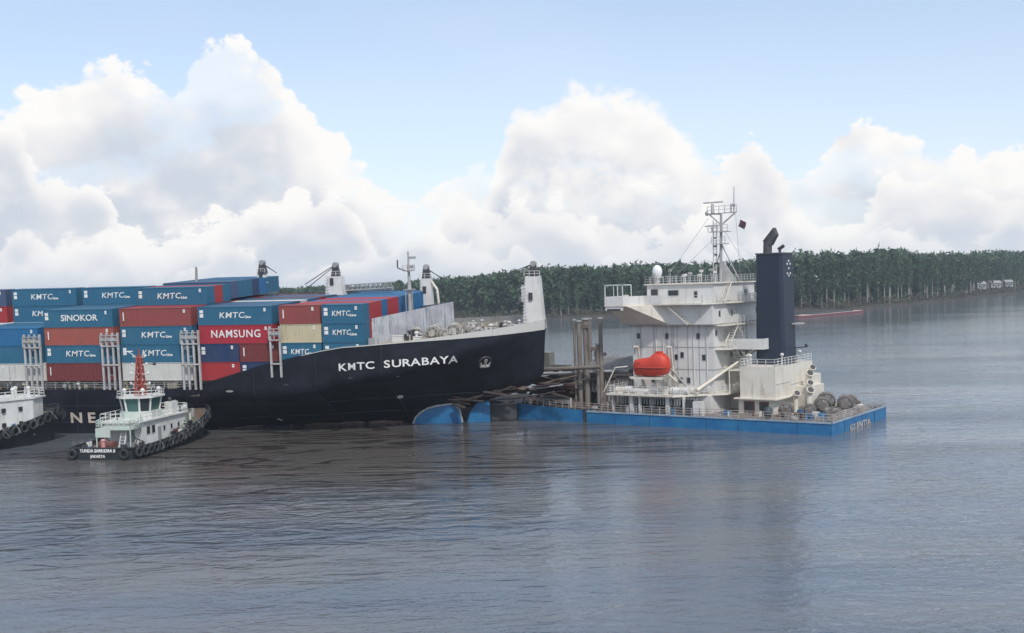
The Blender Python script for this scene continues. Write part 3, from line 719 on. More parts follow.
# anchor in its pocket, thruster mark, draught marks, rust spots
mw = on_hull(63.5, 1.25, .05); ap = link(MB().torus((0, 0, 0), (0, 0, 1), .85, .2, 18, 6).mesh('anchor_pocket', DARK), 'anchor_pocket', ship1); ap.matrix_local = mw
a = MB().cyl((0, .3, .25), (0, -.7, .3), .2).cyl((-.6, -.55, .3), (.6, -.55, .3), .24).cyl((-.6, -.55, .3), (-.7, .1, .35), .22, .08).cyl((.6, -.55, .3), (.7, .1, .35), .22, .08).torus((0, .4, .3), (0, 0, 1), .22, .08)
an = link(a.mesh('anchor', GREY), 'anchor', ship1); an.matrix_local = mw
o = link(MB().torus((0, 0, 0), (0, 0, 1), .38, .09, 14, 4).box(-.25, .25, -.06, .06, -.02, .04).box(-.06, .06, -.25, .25, -.02, .04).mesh('thruster_mark', LETTER), 'thruster_mark', ship1); o.matrix_local = on_hull(51.5, -3.4, .04)
o = link(MB().box(-.12, .12, -.5, .5, -.03, .04).mesh('draught_mark', LETTER), 'draught_mark', ship1); o.matrix_local = on_hull(33.3, -6.6, .06) @ Matrix.Rotation(R(35), 4, 'Z')
sm = MB()
def seam(p0, p1, n=10, w=.035):
    pts = [(p0[0] + (p1[0] - p0[0]) * i / n, p0[1] + (p1[1] - p0[1]) * i / n) for i in range(n + 1)]
    ok = [FSP(a, b) + Vector((0, -.03, 0)) for a, b in pts if a < interp(b, LIM) - 1]
    for a, b in zip(ok, ok[1:]): sm.cyl(a, b, w, n=4, cap=False)
for s_ in np.arange(-14, 60, 9.3): seam((s_, -7.5), (s_ + .3, interp(s_, ZD) - .3))
for z_ in (-6.1, -3.7): seam((-14, z_), (62, z_ + .25), 40)
sm.build('weld_seam', paint('hull_seam', (.016, .02, .036), var=.2), ship1)
for s, z, w in ((29, -1.5, .6), (24, -2.2, .35), (47, .3, .35), (37.5, -.6, .4), (53.2, .2, .3)):
    o = link(MB().prism([(w * math.cos(t_), .14 * math.sin(t_)) for t_ in np.linspace(0, 6.283, 9)[:-1]], -.03, .03).mesh('scupper', DARK if w < .5 else GREY), 'scupper', ship1); o.matrix_local = on_hull(s, z, .02)
# a red boot-top band just over the water at the fore body
ZW = lambda s, y: None
mb = MB(); vs = []
ss = list(np.linspace(22, 50, 22))
for s in ss:
    # local z of the water plane on the hull line
    z = -8.3
    for _ in range(3):
        y = 15 - hb(s, z); wpt = M1 @ Vector((s, y, z)); z -= wpt.z
    p1 = FSP(s, z + .10 + .32 * abs(math.sin(s * .7)) * (1 if s > 26 else .3)); p0 = FSP(s, z - .3); vs += [p0 + Vector((0, -.05, 0)), p1 + Vector((0, -.05, 0))]
mb.add(vs, [(2 * i, 2 * i + 2, 2 * i + 3, 2 * i + 1) for i in range(len(ss) - 1)]); mb.build('boot_top', paint('boot_top_red', (.20, .085, .065), (.30, .24, .2), var=.3, rust=.3), ship1)

# ---------------------------------------------------------------- containers
CW, CH = 2.42, 2.57


def cont_meshes(L):
    fr = MB(); e = .13
    for x0 in (0, L - e):
        for y0 in (0, CW - e): fr.box(x0, x0 + e, y0, y0 + e, 0, CH)
    for y0 in (0, CW - e):
        fr.box(e, L - e, y0, y0 + e, 0, .16); fr.box(e, L - e, y0, y0 + e, CH - .1, CH)
    for x0 in (0, L - e): fr.box(x0, x0 + e, e, CW - e, 0, .16); fr.box(x0, x0 + e, e, CW - e, CH - .12, CH)
    for x0 in (-.01, L - .17):
        for y0 in (-.01, CW - .15):
            for z0 in (-.005, CH - .12): fr.box(x0, x0 + .18, y0, y0 + .16, z0, z0 + .125)
    sp_ = MB(); n = int(round((L - 2 * e) / .28)); p = (L - 2 * e) / n
    for yo, sg in ((.03, 1), (CW - .03, -1)):
        xs = []
        for i in range(n): x0 = e + i * p; xs += [(x0, 0), (x0 + p * .34, 0), (x0 + p * .5, .045), (x0 + p * .84, .045)]
        xs.append((L - e, 0)); vs = []
        for x_, d in xs: vs += [(x_, yo + sg * d, .16), (x_, yo + sg * d, CH - .1)]
        fs = [(2 * i, 2 * i + 2, 2 * i + 3, 2 * i + 1) for i in range(len(xs) - 1)]
        sp_.add(vs, fs if sg > 0 else [f[::-1] for f in fs])
    m = 8; vs = []
    for i in range(m * 4 + 1): vs += [(.05 + (.04 if (i % 4) >= 2 else 0), e + (CW - 2 * e) * i / (m * 4), .16), (.05 + (.04 if (i % 4) >= 2 else 0), e + (CW - 2 * e) * i / (m * 4), CH - .12)]
    sp_.add(vs, [(2 * i, 2 * i + 1, 2 * i + 3, 2 * i + 2) for i in range(m * 4)])
    rf = MB(); n = int(L / .6)
    vs = []
    for i in range(n * 2 + 1): z = CH - .03 - (.02 if i % 2 else 0); x_ = .02 + (L - .04) * i / (n * 2); vs += [(x_, .02, z), (x_, CW - .02, z)]
    rf.add(vs, [(2 * i, 2 * i + 2, 2 * i + 3, 2 * i + 1) for i in range(n * 2)])
    rf.box(.1, L - .1, .1, CW - .1, .02, .12)
    dr = MB(); hw = (CW - 2 * e) / 2 - .01
    dr.box(L - .07, L - .03, 0, hw, .18, CH - .13)
    for z in (.75, 1.3, 1.85): dr.box(L - .03, L - .015, .04, hw - .04, z, z + .05)
    for y0 in (.28, .78): dr.cyl((L + .0, y0, .1), (L + .0, y0, CH - .08), .03, n=5)
    dr.box(L - .02, L + .03, .28, .6, 1.05, 1.1)
    return fr.mesh('frame', None), sp_.mesh('side_panel', None), rf.mesh('roof', None), dr.mesh('door', None), L


for_mesh = {}
for nm, L in (('40', 11.2), ('20', 6.0)):
    ms = cont_meshes(L)
    for m_ in ms[:4]: m_.materials.append(CP['kblue'])
    for_mesh[nm] = ms
ROOFM = {k: None for k in CP}
SX = {'Z': -24.6, 'A': -12.3, 'B': 0.0, 'C': 12.3, 'D': 24.6, 'E': 36.9}
PATCH = MB().box(0, .55, 0, .02, 0, .42).box(0, .55, 0, .02, -.62, -.1).mesh('id_marking', LETTER)
PATCH2 = MB().box(0, .16, 0, .02, -.7, .5).mesh('id_marking', LETTER)


def container(bay, row, tier, size, paintk, label, txt=None, x=None, parts='all', group='containers stacked on the ship'):
    L = 11.2 if size == '40' else 6.0
    x0 = SX[bay] if x is None else x; y0 = row * 2.5; z0 = tier * 2.6 + .01
    jit = random.uniform(-.03, .03)
    t = thing('shipping_container', label, 'container', M1 @ Matrix.Translation((x0 + jit, y0 + random.uniform(-.03, .03), z0)), group)
    fr, sp_, rf, dr, _ = for_mesh[size]; m = CP[paintk]
    link(fr, 'frame', t, mat=m); link(sp_, 'side_panel', t, mat=m); link(rf, 'roof', t, mat=m)
    for y_ in (.13, .13 + (CW - .26) / 2 + .005): link(dr, 'door', t, (0, y_, 0), mat=m)
    Rx90 = Matrix.Rotation(R(90), 4, 'X')
    if txt == 'KMTC':
        text_on('KMTC', Matrix.Translation((L * .46, .01, 1.32)) @ Rx90, t, 1.15 if size == '40' else 1.0, xs=1.14 if size == '40' else .92, bold=.012, shear=.12, spacing=1.12)
        text_on('Line', Matrix.Translation((L * .46 + (2.45 if size == '40' else 1.75), .01, 1.08)) @ Rx90, t, .5, xs=1.1, bold=.02)
    elif txt == 'NAMSUNG': text_on(txt, Matrix.Translation((L * .50, .01, 1.30)) @ Rx90, t, 1.5, xs=.95, bold=.018, spacing=1.14)
    elif txt == 'SINOKOR': text_on(txt, Matrix.Translation((L * .52, .01, 1.30)) @ Rx90, t, 1.25, xs=1.08, bold=.02)
    if row < 5:
        if paintk in ('kblue', 'navy'): link(PATCH, 'id_marking', t, (.3, -.005, 1.7))
        elif paintk in ('orange', 'dred', 'brown'): link(PATCH2, 'id_marking', t, (.55, -.005, 1.5))
        link(PATCH, 'id_marking', t, (L - 1.2, -.005, 2.1)).scale = (.6, 1, .45)
    return t


C = container
# first (leftmost) visible bay, outer row
C('A', 0, 0, '20', 'white', 'white twenty-foot container at the left picture edge behind the white tug', x=-12.25)
C('A', 0, 0, '20', 'white', 'white twenty-foot container just left of the first lashing bridge', x=-6.15)
C('A', 0, 1, '40', 'kblue', 'plain blue container directly on the white ones at the far left')
C('A', 0, 2, '40', 'blue2', 'plain blue container topping the lower stack at the far left edge')
for r in (1, 2, 3): C('A', r, 2, '40', 'kblue', ['', 'blue container roof one row behind the far left outer stack', 'blue container roof two rows behind the far left outer stack', 'blue container roof three rows behind the far left outer stack'][r])
C('A', 4, 3, '40', 'kblue', 'blue KMTC container half hidden behind the SINOKOR box, letter K showing', 'KMTC')
C('A', 4, 4, '40', 'kblue', 'blue KMTC container highest of the left stacks, left of the other top ones', 'KMTC')
C('Z', 4, 3, '40', 'red', 'red container end at the left picture edge, over the blue roofs')
C('Z', 4, 4, '40', 'slate', 'grey blue container at the left picture edge in the top tier')
# second bay
C('B', 0, 0, '40', 'dred', 'dark red container at the bottom of the SINOKOR stack')
C('B', 0, 1, '40', 'kblue', 'blue KMTC container between the dark red and the orange red box', 'KMTC')
C('B', 0, 2, '40', 'orange', 'faded orange red container directly beneath the SINOKOR box')
C('B', 0, 3, '40', 'kblue', 'blue container lettered SINOKOR on top of the second stack', 'SINOKOR')
for r in (1, 2, 3): C('B', r, 3, '40', ['', 'kblue', 'slate', 'kblue'][r], ['', 'blue container just behind the SINOKOR box with only its roof showing', 'slate blue container two rows behind the SINOKOR box', 'blue container three rows behind the SINOKOR box'][r])
C('B', 4, 4, '40', 'kblue', 'blue KMTC container in the top tier, its lettering cut off by the next box', 'KMTC')
C('B', 4, 3, '40', 'kblue', 'blue container beneath the middle top tier KMTC box')
# third bay
C('C', 0, 0, '40', 'white', 'white container at the bottom of the stack behind the red tug mast')
C('C', 0, 1, '40', 'kblue', 'blue KMTC container directly on the white one behind the tug mast', 'KMTC')
C('C', 0, 2, '40', 'kblue', 'blue KMTC container directly under the brownish red top box', 'KMTC')
C('C', 0, 3, '40', 'brown', 'brownish red container on top of two blue KMTC boxes')
C('C', 1, 3, '40', 'red', 'red container one row behind the brownish red top box')
C('C', 2, 3, '40', 'kblue', 'blue container under the longest top tier KMTC box')
C('C', 2, 4, '40', 'kblue', 'blue KMTC container in the top tier with its full side in view', 'KMTC')
ordn = ['first', 'second', 'third', 'fourth', 'fifth', 'sixth', 'seventh', 'eighth', 'ninth', 'tenth', 'eleventh']
cc = [None, None, None, 'red', 'kblue', 'slate', 'kblue', 'kblue', 'navy', 'blue2', 'kblue', 'kblue']
for r in range(3, 12):
    z = 4 if r < 5 else 4.12
    C('C', r, z, '40', cc[r], f'{dict(red="red", kblue="blue", slate="slate blue", navy="navy", blue2="bright blue")[cc[r]]} container end, {ordn[r - 3]} right of the full-length KMTC box in the top tier')
for r in range(3, 11): C('C', r, 3, '40', ['dred', 'brown', 'navy', 'slate'][r % 4], f'container end one tier under the {ordn[r - 3]} top tier end')
# fourth bay
C('D', 0, 0, '20', 'red', 'red twenty-foot container partly behind the ship side, bottom of the NAMSUNG stack')
C('D', 0, 0, '20', 'navy', 'dark container behind the rising ship side, bottom right of the NAMSUNG stack', x=24.6 + 6.1)
C('D', 0, 1, '20', 'navy', 'dark navy twenty-foot container under the left half of the NAMSUNG box')
C('D', 0, 1, '20', 'dred', 'dull red twenty-foot container under the right half of the NAMSUNG box', x=24.6 + 6.1)
C('D', 0, 2, '40', 'crimson', 'crimson container lettered NAMSUNG', 'NAMSUNG')
C('D', 0, 3, '40', 'kblue', 'blue KMTC container directly on the crimson NAMSUNG box', 'KMTC')
dcol = ['', 'slate', 'kblue', 'slate', 'white', 'kblue', 'slate', 'dred', 'kblue', 'slate', 'dred']
for r in range(1, 11): C('D', r, 3, '40', dcol[r], f'container roof {ordn[r - 1]} row behind the KMTC box above NAMSUNG')
# foremost bay
C('E', 0, 1, '20', 'kblue', 'blue KMTC box under the cream one, its foot hidden by the ship side', 'KMTC')
C('E', 0, 2, '20', 'cream', 'cream twenty-foot container under the brownish red one')
C('E', 0, 3, '20', 'brown', 'brownish red twenty-foot container on the cream one')
C('E', 0, 1, '20', 'kblue', 'blue box lowest of the foremost stack, nearly hidden by the ship side', x=36.9 + 6.25)
C('E', 0, 2, '20', 'kblue', 'blue KMTC twenty-foot box, lower of two beside the breakwater', 'KMTC', x=36.9 + 6.25)
C('E', 0, 3, '20', 'kblue', 'blue KMTC twenty-foot box, upper of two beside the breakwater', 'KMTC', x=36.9 + 6.25)
ecol = ['', 'red', 'red', 'blue2', 'red', 'crimson', 'blue2', 'blue2', 'kblue', 'blue2', 'blue2', 'blue2']
for r in range(1, 12):
    for tr in (3, 2):
        ck = ecol[r] if tr == 3 else ['kblue', 'red', 'blue2', 'red', 'blue2'][(r * 3) % 5] if r < 5 else ecol[r]
        nmc = dict(red='red', blue2='bright blue', kblue='blue', crimson='crimson')[ck]
        C('E', r, tr, '40', ck, f'{nmc} container end near the breakwater, {"top" if tr == 3 else "lower"} tier, {ordn[r - 1]} row inboard', x=38.0)

# ================================================================ WRECKED BLUE SHIP
M2 = Matrix.Translation((38.9, 140.8, 0)) @ Matrix.Rotation(R(-36), 4, 'Z')
ship2 = thing('cargo_ship', 'half sunk blue cargo ship with white bridge block and navy funnel', 'cargo ship', M2)


def B2(name, mat, *boxes, parent=ship2, **k):
    mb = MB()
    for b in boxes: mb.box(*b)
    return mb.build(name, mat, parent, **k)


# hull: near side, transom, deck
mb = MB()
near = [(0, 0), (-12, -.05), (-24, 0), (-35.6, 0)]
mb.prism([(-35.6, 0), (0, 0), (0, 20.5), (-3, 20.9), (-35.6, 20.5)], -2, 1.62)
mb.build('hull', BLUE, ship2)
mb = MB().hexa([(-47.6, .1, -2), (-36.4, 0, -2), (-36.4, 20.5, -2), (-47.6, 20.3, -2)], [(-47.6, .1, 2.25), (-36.4, 0, 1.72), (-36.4, 20.5, 1.7), (-47.6, 20.3, 2.2)]); mb.build('fore_hull', BLUE, ship2)
B2('hull_joint', DARK, (-36.5, -35.5, .25, 20, -2, 1.5))
B2('main_deck', DECKG, (-35.5, -.25, .2, 20.3, 1.62, 1.66))
mb = MB().hexa([(-47.5, .3, 2.26), (-36.3, .25, 1.74), (-36.3, 20.2, 1.74), (-47.5, 20.2, 2.26)], [(-47.5, .3, 2.3), (-36.3, .25, 1.78), (-36.3, 20.2, 1.78), (-47.5, 20.2, 2.3)]); mb.build('fore_deck', BROWN, ship2)
RAILM = paint('rub_rail', (.30, .42, .52), (.2, .2, .22), var=.2, rust=.25)
B2('rub_rail', RAILM, (-35.6, 0.1, -.1, .1, 1.5, 1.7), (-.1, .1, -.1, 20.5, 1.5, 1.7))
mb = MB()
for a in (-31, -25.5, -17, -12.5, -4.5): mb.box(a, a + .05, -.05, .0, -.5, 1.5)
for b in (4.2, 10.8, 15.6): mb.box(-.0, .05, b, b + .05, -.5, 1.5)
mb.build('plate_seam', paint('hull_blue_dark', (.006, .07, .2), var=.1), ship2)
text_on('GLENTIA', frame_x((0, 1, 0), (1, 0, 0), (.07, 10.0, .25)), ship2, 1.15, xs=1.5, bold=.03, mat=LETTERO, spacing=1.15)
# dark torn section and crushed bow pieces
mb = MB().hexa([(-52.0, -2.2, -2), (-47.4, .25, -2), (-47.4, 8, -2), (-52, 8, -2)], [(-52.2, -2.2, 2.9), (-47.4, .25, 2.3), (-47.4, 8, 2.2), (-52, 8, 3.0)]); mb.build('torn_hull', paint('torn_hull_paint', (.010, .022, .05), (.03, .03, .035), var=.3, rust=.2), ship2)


def world_part(mb, name, mat, parent=ship2):
    """mesh written in world metres, stored as a part of the ship"""
    me = mb.mesh(name, mat); me.transform(M2.inverted()); return link(me, name, parent)


def crumple(p, w, l, tilt, mat, name='torn_plate', amp=.5, seed=0):
    rr_ = random.Random(seed); mb = MB(); n, m_ = 9, 6; vs = []
    u = Vector((math.cos(tilt[0]) * math.cos(tilt[1]), math.sin(tilt[0]) * math.cos(tilt[1]), math.sin(tilt[1]))); v = u.cross(Vector((0, .25, 1))).normalized(); nn_ = u.cross(v)
    ph = [rr_.uniform(0, 6) for _ in range(6)]
    for i in range(n):
        for j in range(m_):
            a, b = i / (n - 1) - .5, j / (m_ - 1) - .5; e_ = 1 + .18 * math.sin(ph[0] + j * 2.1)
            h_ = amp * (math.sin(ph[1] + a * 7 + b * 3) * .5 + math.sin(ph[2] + a * 13 - b * 8) * .3 + rr_.uniform(-.25, .25)); vs.append(Vector(p) + u * a * l * e_ + v * b * w * (1 + .2 * math.sin(ph[3] + i)) + nn_ * h_)
    mb.add(vs, [(i * m_ + j, (i + 1) * m_ + j, (i + 1) * m_ + j + 1, i * m_ + j + 1) for i in range(n - 1) for j in range(m_ - 1)])
    o = mb.build(name, mat, ship2); md = o.modifiers.new('thickness', 'SOLIDIFY'); md.thickness = .06; return o


# rounded bow piece with pale rim, lying against the black hull
def half_shell(x0, x1, y0, y1, prof, depth, name, rim=True, bend=.6):
    mb = MB(); rm = MB(); n = 20; pts = []
    for i in range(n + 1):
        f = i / n; X = x0 + (x1 - x0) * f; Y = y0 + (y1 - y0) * f; h = interp(f, prof); pts.append((X, Y, h))
    vs = []; nz = 6
    for X, Y, h in pts:
        for j in range(nz + 1):
            q = j / nz; vs.append((X, Y - bend * math.sin(q * math.pi * .5 + .2) + .5 * q, -1.0 + (h + 1.0) * q))
    k = nz + 1; mb.add(vs, [(i * k + j, (i + 1) * k + j, (i + 1) * k + j + 1, i * k + j + 1) for i in range(n) for j in range(nz)], True)
    off = len(mb.v); top = [vs[i * k + nz] for i in range(n + 1)]
    mb.add(top + [(a, b + depth, c * .9) for a, b, c in top] + [(a, b + depth, -1) for a, b, c in top], [(i, i + 1, n + 2 + i, n + 1 + i) for i in range(n)] + [(n + 1 + i, n + 2 + i, 2 * n + 3 + i, 2 * n + 2 + i) for i in range(n)])
    o = world_part(mb, name, BLUE)
    if rim: rm.path([(a, b - .08, c) for a, b, c in top], .16, 6); world_part(rm, 'rim', LGREY, o)
    return o


half_shell(-14.8, -7.6, 166.6, 165.9, [(0, .05), (.05, .9), (.15, 1.6), (.3, 2.2), (.5, 2.55), (.8, 2.8), (.88, 2.6), (.95, 1.9), (1, .1)], 1.5, 'bow_plate')
half_shell(-6.95, -3.6, 166.6, 166.2, [(0, .2), (.15, 1.6), (.35, 2.4), (.5, 2.9), (1, 3.0)], 1.5, 'bow_plate', False, .4)
mb = MB().hexa([(-14, 168.6, -1), (.3, 167.4, -1), (.3, 172, -1), (-14, 172, -1)], [(-13, 168.8, 1.8), (.3, 167.8, 2.3), (.3, 172, 3.0), (-13, 172, 2.8)]); world_part(mb, 'torn_hull', DARK)
# crushed steel between the two ships
DEB = paint('crushed_steel', (.075, .06, .052), (.06, .05, .05), var=.3, rust=.4)
DPL = paint('scraped_black', (.02, .02, .026), (.07, .05, .045), var=.3, rust=.4)
for k, (p, w, l, tl, m_) in enumerate([((-54.5, -5.5, 3.3), 2.4, 6, (.3, .05), DPL), ((-51.5, -4.8, 3.6), 2.0, 5, (.5, .15), BROWN), ((-49.3, -4.2, 4.2), 2.6, 6, (.4, .12), DPL), ((-46.8, -1.6, 4.4), 3.0, 6, (.2, .1), BROWN), ((-45, 1.2, 4.0), 3.2, 6, (.1, -.1), DPL), ((-42.6, 2.2, 4.6), 3.0, 5, (.0, .12), REDB),
        ((-44.5, 5.5, 5.2), 4, 7, (.1, .1), BROWN), ((-41, 4.5, 3.4), 3, 5, (.1, -.1), DPL), ((-47.5, 6, 5.6), 4, 6, (.2, .0), DARK), ((-38.5, 4.6, 3.6), 2.6, 5, (.05, .05), BROWN), ((-52.8, -3.0, 3.2), 1.6, 4, (.4, -.1), GREY)]): crumple(p, w, l, tl, m_, seed=k)
for i in range(30):
    a = random.uniform(-54.5, -40); b = -7.4 + (a + 52) * .62 + random.uniform(-1.0, 1.6); z = random.uniform(2.4, 3.6) + max(0, a + 54) * random.uniform(0, .28)
    L_ = random.uniform(1.5, 6.5); th = random.uniform(-.5, .5); el_ = random.uniform(-.15, .3); d = Vector((math.cos(th) * math.cos(el_), math.sin(th) * math.cos(el_), math.sin(el_)))
    p = Vector((a, b, z)); w = random.uniform(.06, .2)
    if random.random() < .45: mb = MB().cyl(p, p + d * L_, w * .7, n=6)
    else: u = Vector((0, 0, w * .5)); v = d.cross(Vector((0, 0, 1))).normalized() * w * 3; q = p + d * L_; mb = MB().hexa([p - u - v, q - u - v * .6, q - u + v * .6, p - u + v], [p + u - v, q + u - v * .6, q + u + v * .6, p + u + v])
    mb.build('bent_girder', random.choice([DEB, DEB, BROWN, DARK, DPL, DPL, BROWN, GREY if i % 3 == 0 else DEB]), ship2)
mb = MB().path([(-56.5, -3.5, 2.6), (-53.5, -2.6, 3.3), (-50.8, -1.8, 3.2), (-49.2, -.9, 3.5)], .14).path([(-56, -3.3, 3.1), (-49.5, -1.2, 3.2)], .1).box(-50.4, -49.7, -2.4, -1.9, 2.9, 3.5); mb.build('bent_railing', WHITE, ship2)
B2('deck_bench', WHITE, (-52.6, -51.9, -2.5, -1.9, 3.0, 3.9))
# jumbled hold area: boom, coamings, hatch covers
MB().cyl((-48.3, 2, 6.9), (-34.4, 2.2, 7.75), .33, .26, n=10).build('cargo_boom', POSTB, ship2)
MB().cyl((-47.5, 3.2, 6.3), (-33.6, 4.0, 7.0), .22, .2, n=8).build('cargo_boom', GREY, ship2)
mb = MB().hexa([(-44, 5.5, 1.8), (-31.2, 5.5, 1.7), (-31.2, 18.5, 1.7), (-44, 18.5, 1.8)], [(-43.5, 6.2, 5.5), (-31.2, 6.0, 6.3), (-31.2, 18, 6.6), (-43.0, 18, 6.6)]); hc = mb.build('hold_coaming', paint('coaming_dark', (.075, .072, .075), (.14, .12, .105), var=.3, rust=.35), ship2)
mb = MB()
for i in range(17): a = -43.2 + i * .72; mb.hexa([(a, 5.3, 1.8), (a + .12, 5.3, 1.8), (a + .12, 5.6, 1.8), (a, 5.6, 1.8)], [(a + .05, 5.85, 5.5), (a + .17, 5.85, 5.5), (a + .17, 6.2, 5.5), (a + .05, 6.2, 5.5)])
mb.build('coaming_stiffener', GREY, hc)
HATCH = paint('hatch_grey', (.15, .145, .15), (.09, .08, .08), var=.25, rust=.3)
for (zz, sh, m_) in ((5.5, -5.5, HATCH), (6.0, -2.6, BROWN), (6.35, .3, HATCH), (6.8, -.4, HATCH)):
    mb = MB().hexa([(-43.5 + sh, 6.5, zz - .3), (-31.6 + sh, 5.6, zz - .1), (-31.2, 16.5, zz + 1.0), (-41.5, 17, zz + 1.1)], [(-43.5 + sh, 6.5, zz), (-31.6 + sh, 5.6, zz + .25), (-31.2, 16.5, zz + 1.3), (-41.5, 17, zz + 1.45)]); mb.build('hatch_cover', m_, ship2)
mb = MB()
for i in range(12): f = i / 11; mb.cyl((-43.3 + 11 * f, 6.5, 7.0 + .2 * f), (-41.3 + 9.9 * f, 16.8, 8.27 - .1 * f), .07, n=4)
mb.build('cover_rib', GREY, ship2)
mb = MB().path([(-46.5, 4, 5.2), (-44, 4.4, 4.2), (-41.5, 4.2, 4.9), (-39.5, 4.5, 4.1)], .3).box(-44.6, -41.2, 3.6, 4.9, 3.2, 4.4); mb.build('broken_casing', REDB, ship2)
mb = MB().hexa([(-46, 1.5, 2.5), (-39.5, 1.8, 2.4), (-39.5, 5, 2.8), (-46, 5, 3.0)], [(-46, 1.5, 2.75), (-39.5, 1.8, 2.6), (-39.5, 5, 3.05), (-46, 5, 3.3)]); mb.build('torn_plate', GREY, ship2)
mb = MB().hexa([(-49, 5, 3), (-42, 5.5, 4.4), (-42, 9, 5.4), (-49, 9, 5)], [(-49, 5, 3.3), (-42, 5.5, 4.7), (-42, 9, 5.7), (-49, 9, 5.3)]); mb.build('torn_plate', BROWN, ship2)
for i in range(40):
    a = random.uniform(-47, -31.5); b = random.uniform(.8, 5.2); z = 1.9; h_ = random.uniform(.2, 1.6); w = random.uniform(.15, .7); m_ = random.choice([DEB, BROWN, GREY, DARK, REDB, COAM, POSTB])
    th = random.uniform(0, 3.1); c_, s_ = math.cos(th) * w, math.sin(th) * w
    MB().hexa([(a - c_, b - s_, z), (a + s_, b - c_, z), (a + c_, b + s_, z), (a - s_, b + c_, z)], [(a - c_ * .6, b - s_ * .6, z + h_), (a + s_ * .8, b - c_ * .7, z + h_ * .8), (a + c_ * .7, b + s_ * .8, z + h_), (a - s_, b + c_, z + h_ * .9)]).build('deck_debris', m_, ship2)
B2('wrecked_cabin', paint('grey_green_paint', (.17, .185, .17), var=.3, rust=.4), (-51.4, -50.2, 12.5, 14, 6.4, 8.9), (-50.2, -47, 12.8, 14, 6.2, 7.0))
MB().cyl((-50, 14, 1.5), (-50, 14, 6.4), .5, n=6).build('cabin_post', DARK, ship2)
# derrick posts
for a, b, z1, r_ in ((-39.2, 3.0, 14.3, .20), (-38.4, 3.0, 14.1, .36), (-37.5, 3.4, 14.4, .44), (-35.35, 3.0, 10.8, .26), (-34.9, 3.2, 14.5, .32), (-42.3, 12.0, 14.1, .34), (-41.4, 12.2, 9.6, .22)):
    p = MB().cyl((a, b, 1.8), (a, b, z1), r_, r_ * .92, n=10).build('derrick_post', POSTB, ship2)
    MB().cyl((a, b, z1), (a, b, z1 + .25), r_ * 1.35, n=10).build('post_cap', GREY, p)
MB().box(-39.2, -36.8, 2.9, 3.5, 13.2, 13.7).build('crossbeam', POSTB, ship2)
MB().box(-42.6, -40.4, 11.8, 12.4, 9.3, 9.9).box(-36.0, -34.3, 3.1, 3.7, 9.2, 9.7).build('crossbeam', POSTB, ship2)
# gunwale railing, hull side
mb = MB().rail([(-47.4, .15, 2.3), (-36.4, .1, 1.75), (-30, .1, 1.66), (-18, .1, 1.66), (0, .1, 1.66), ], 1.0, 3, 1.15, .045); mb.build('railing', paint('rail_grey', (.38, .38, .38), (.3, .2, .15), var=.2, rust=.3), ship2)
mb = MB().rail([(-.1, .2, 1.66), (-.1, 12.5, 1.66)], 1.0, 4, .5, .05); mb.build('railing', paint('rail_rust', (.42, .40, .38), (.25, .17, .13), var=.2, rust=.3), ship2)
mb = MB().rail([(-.1, 12.5, 1.66), (-.1, 20.3, 1.66), (-9, 20.3, 1.66)], .6, 2, 1.6, .04); mb.build('railing', GREY, ship2)

# --- accommodation block
D = [1.66, 4.3, 7.4, 10.4, 13.5, 16.5, 19.1]
# lower storeys near side at b=5
mb = MB().box(-30.7, -18.1, 5, 19, 4.3, 13.5); blk = mb.build('accommodation_block', WHITE, ship2)
mb = MB()
for a in (-29.4, -27.3, -25.3, -23.6, -22.0, -20.3): mb.box(a, a + .05, 4.93, 5.0, 4.4, 13.4)
for b in (8.5, 12.2, 15.6): mb.box(-18.1, -18.04, b, b + .05, 4.4, 13.4)
mb.build('wall_seam', paint('seam_grey', (.34, .34, .36), var=.1, rust=.2), blk)
mb = MB()
for z in (7.4, 10.45): mb.box(-30.75, -18.05, 4.95, 5.02, z, z + .07).box(-18.1, -18.03, 5, 19, z, z + .07)
mb.build('deck_line', paint('seam_grey', (.3, .3, .3)), blk)
B2('storey', WHITE, (-30.9, -17.8, 4.2, 19.3, 13.62, 16.32))
B2('deck_edge', paint('deck_edge_dark', (.16, .15, .15), (.3, .28, .26), var=.3, rust=.3), (-31.0, -17.7, 4.1, 19.4, 13.48, 13.62))  # dark grey edge strip along the storey's foot, mottled with rust
# bridge wing deck with parapet, bracket, windbreak
wd = [(-32.0, -.3), (-29.0, -.3), (-27.4, 2.6), (-18.6, 2.8), (-17.3, 4.6), (-17.3, 19.6), (-32.0, 19.6)]
MB().prism(wd, 16.34, 16.55).build('bridge_deck', CREAM, ship2)
def parapet(pts, z0, h, th=.08, name='parapet', mat=WHITE, parent=ship2):
    mb = MB()
    for (a, b), (c, d) in zip(pts, pts[1:]):
        dx, dy = c - a, d - b; l = math.hypot(dx, dy); nx, ny = -dy / l * th, dx / l * th
        mb.hexa([(a, b, z0), (c, d, z0), (c + nx, d + ny, z0), (a + nx, b + ny, z0)], [(a, b, z0 + h), (c, d, z0 + h), (c + nx, d + ny, z0 + h), (a + nx, b + ny, z0 + h)])
    return mb.build(name, mat, parent)
parapet([(-32.0, 5.0), (-32.0, -.3), (-29.0, -.3), (-27.4, 2.6), (-24.6, 2.64)], 16.55, 1.15)
mb = MB().rail([(-24.6, 2.7, 16.55), (-18.6, 2.8, 16.55), (-17.35, 4.6, 16.55), (-17.35, 19.5, 16.55)], 1.05, 3, 1.1, .035); mb.build('railing', WHITE, ship2)
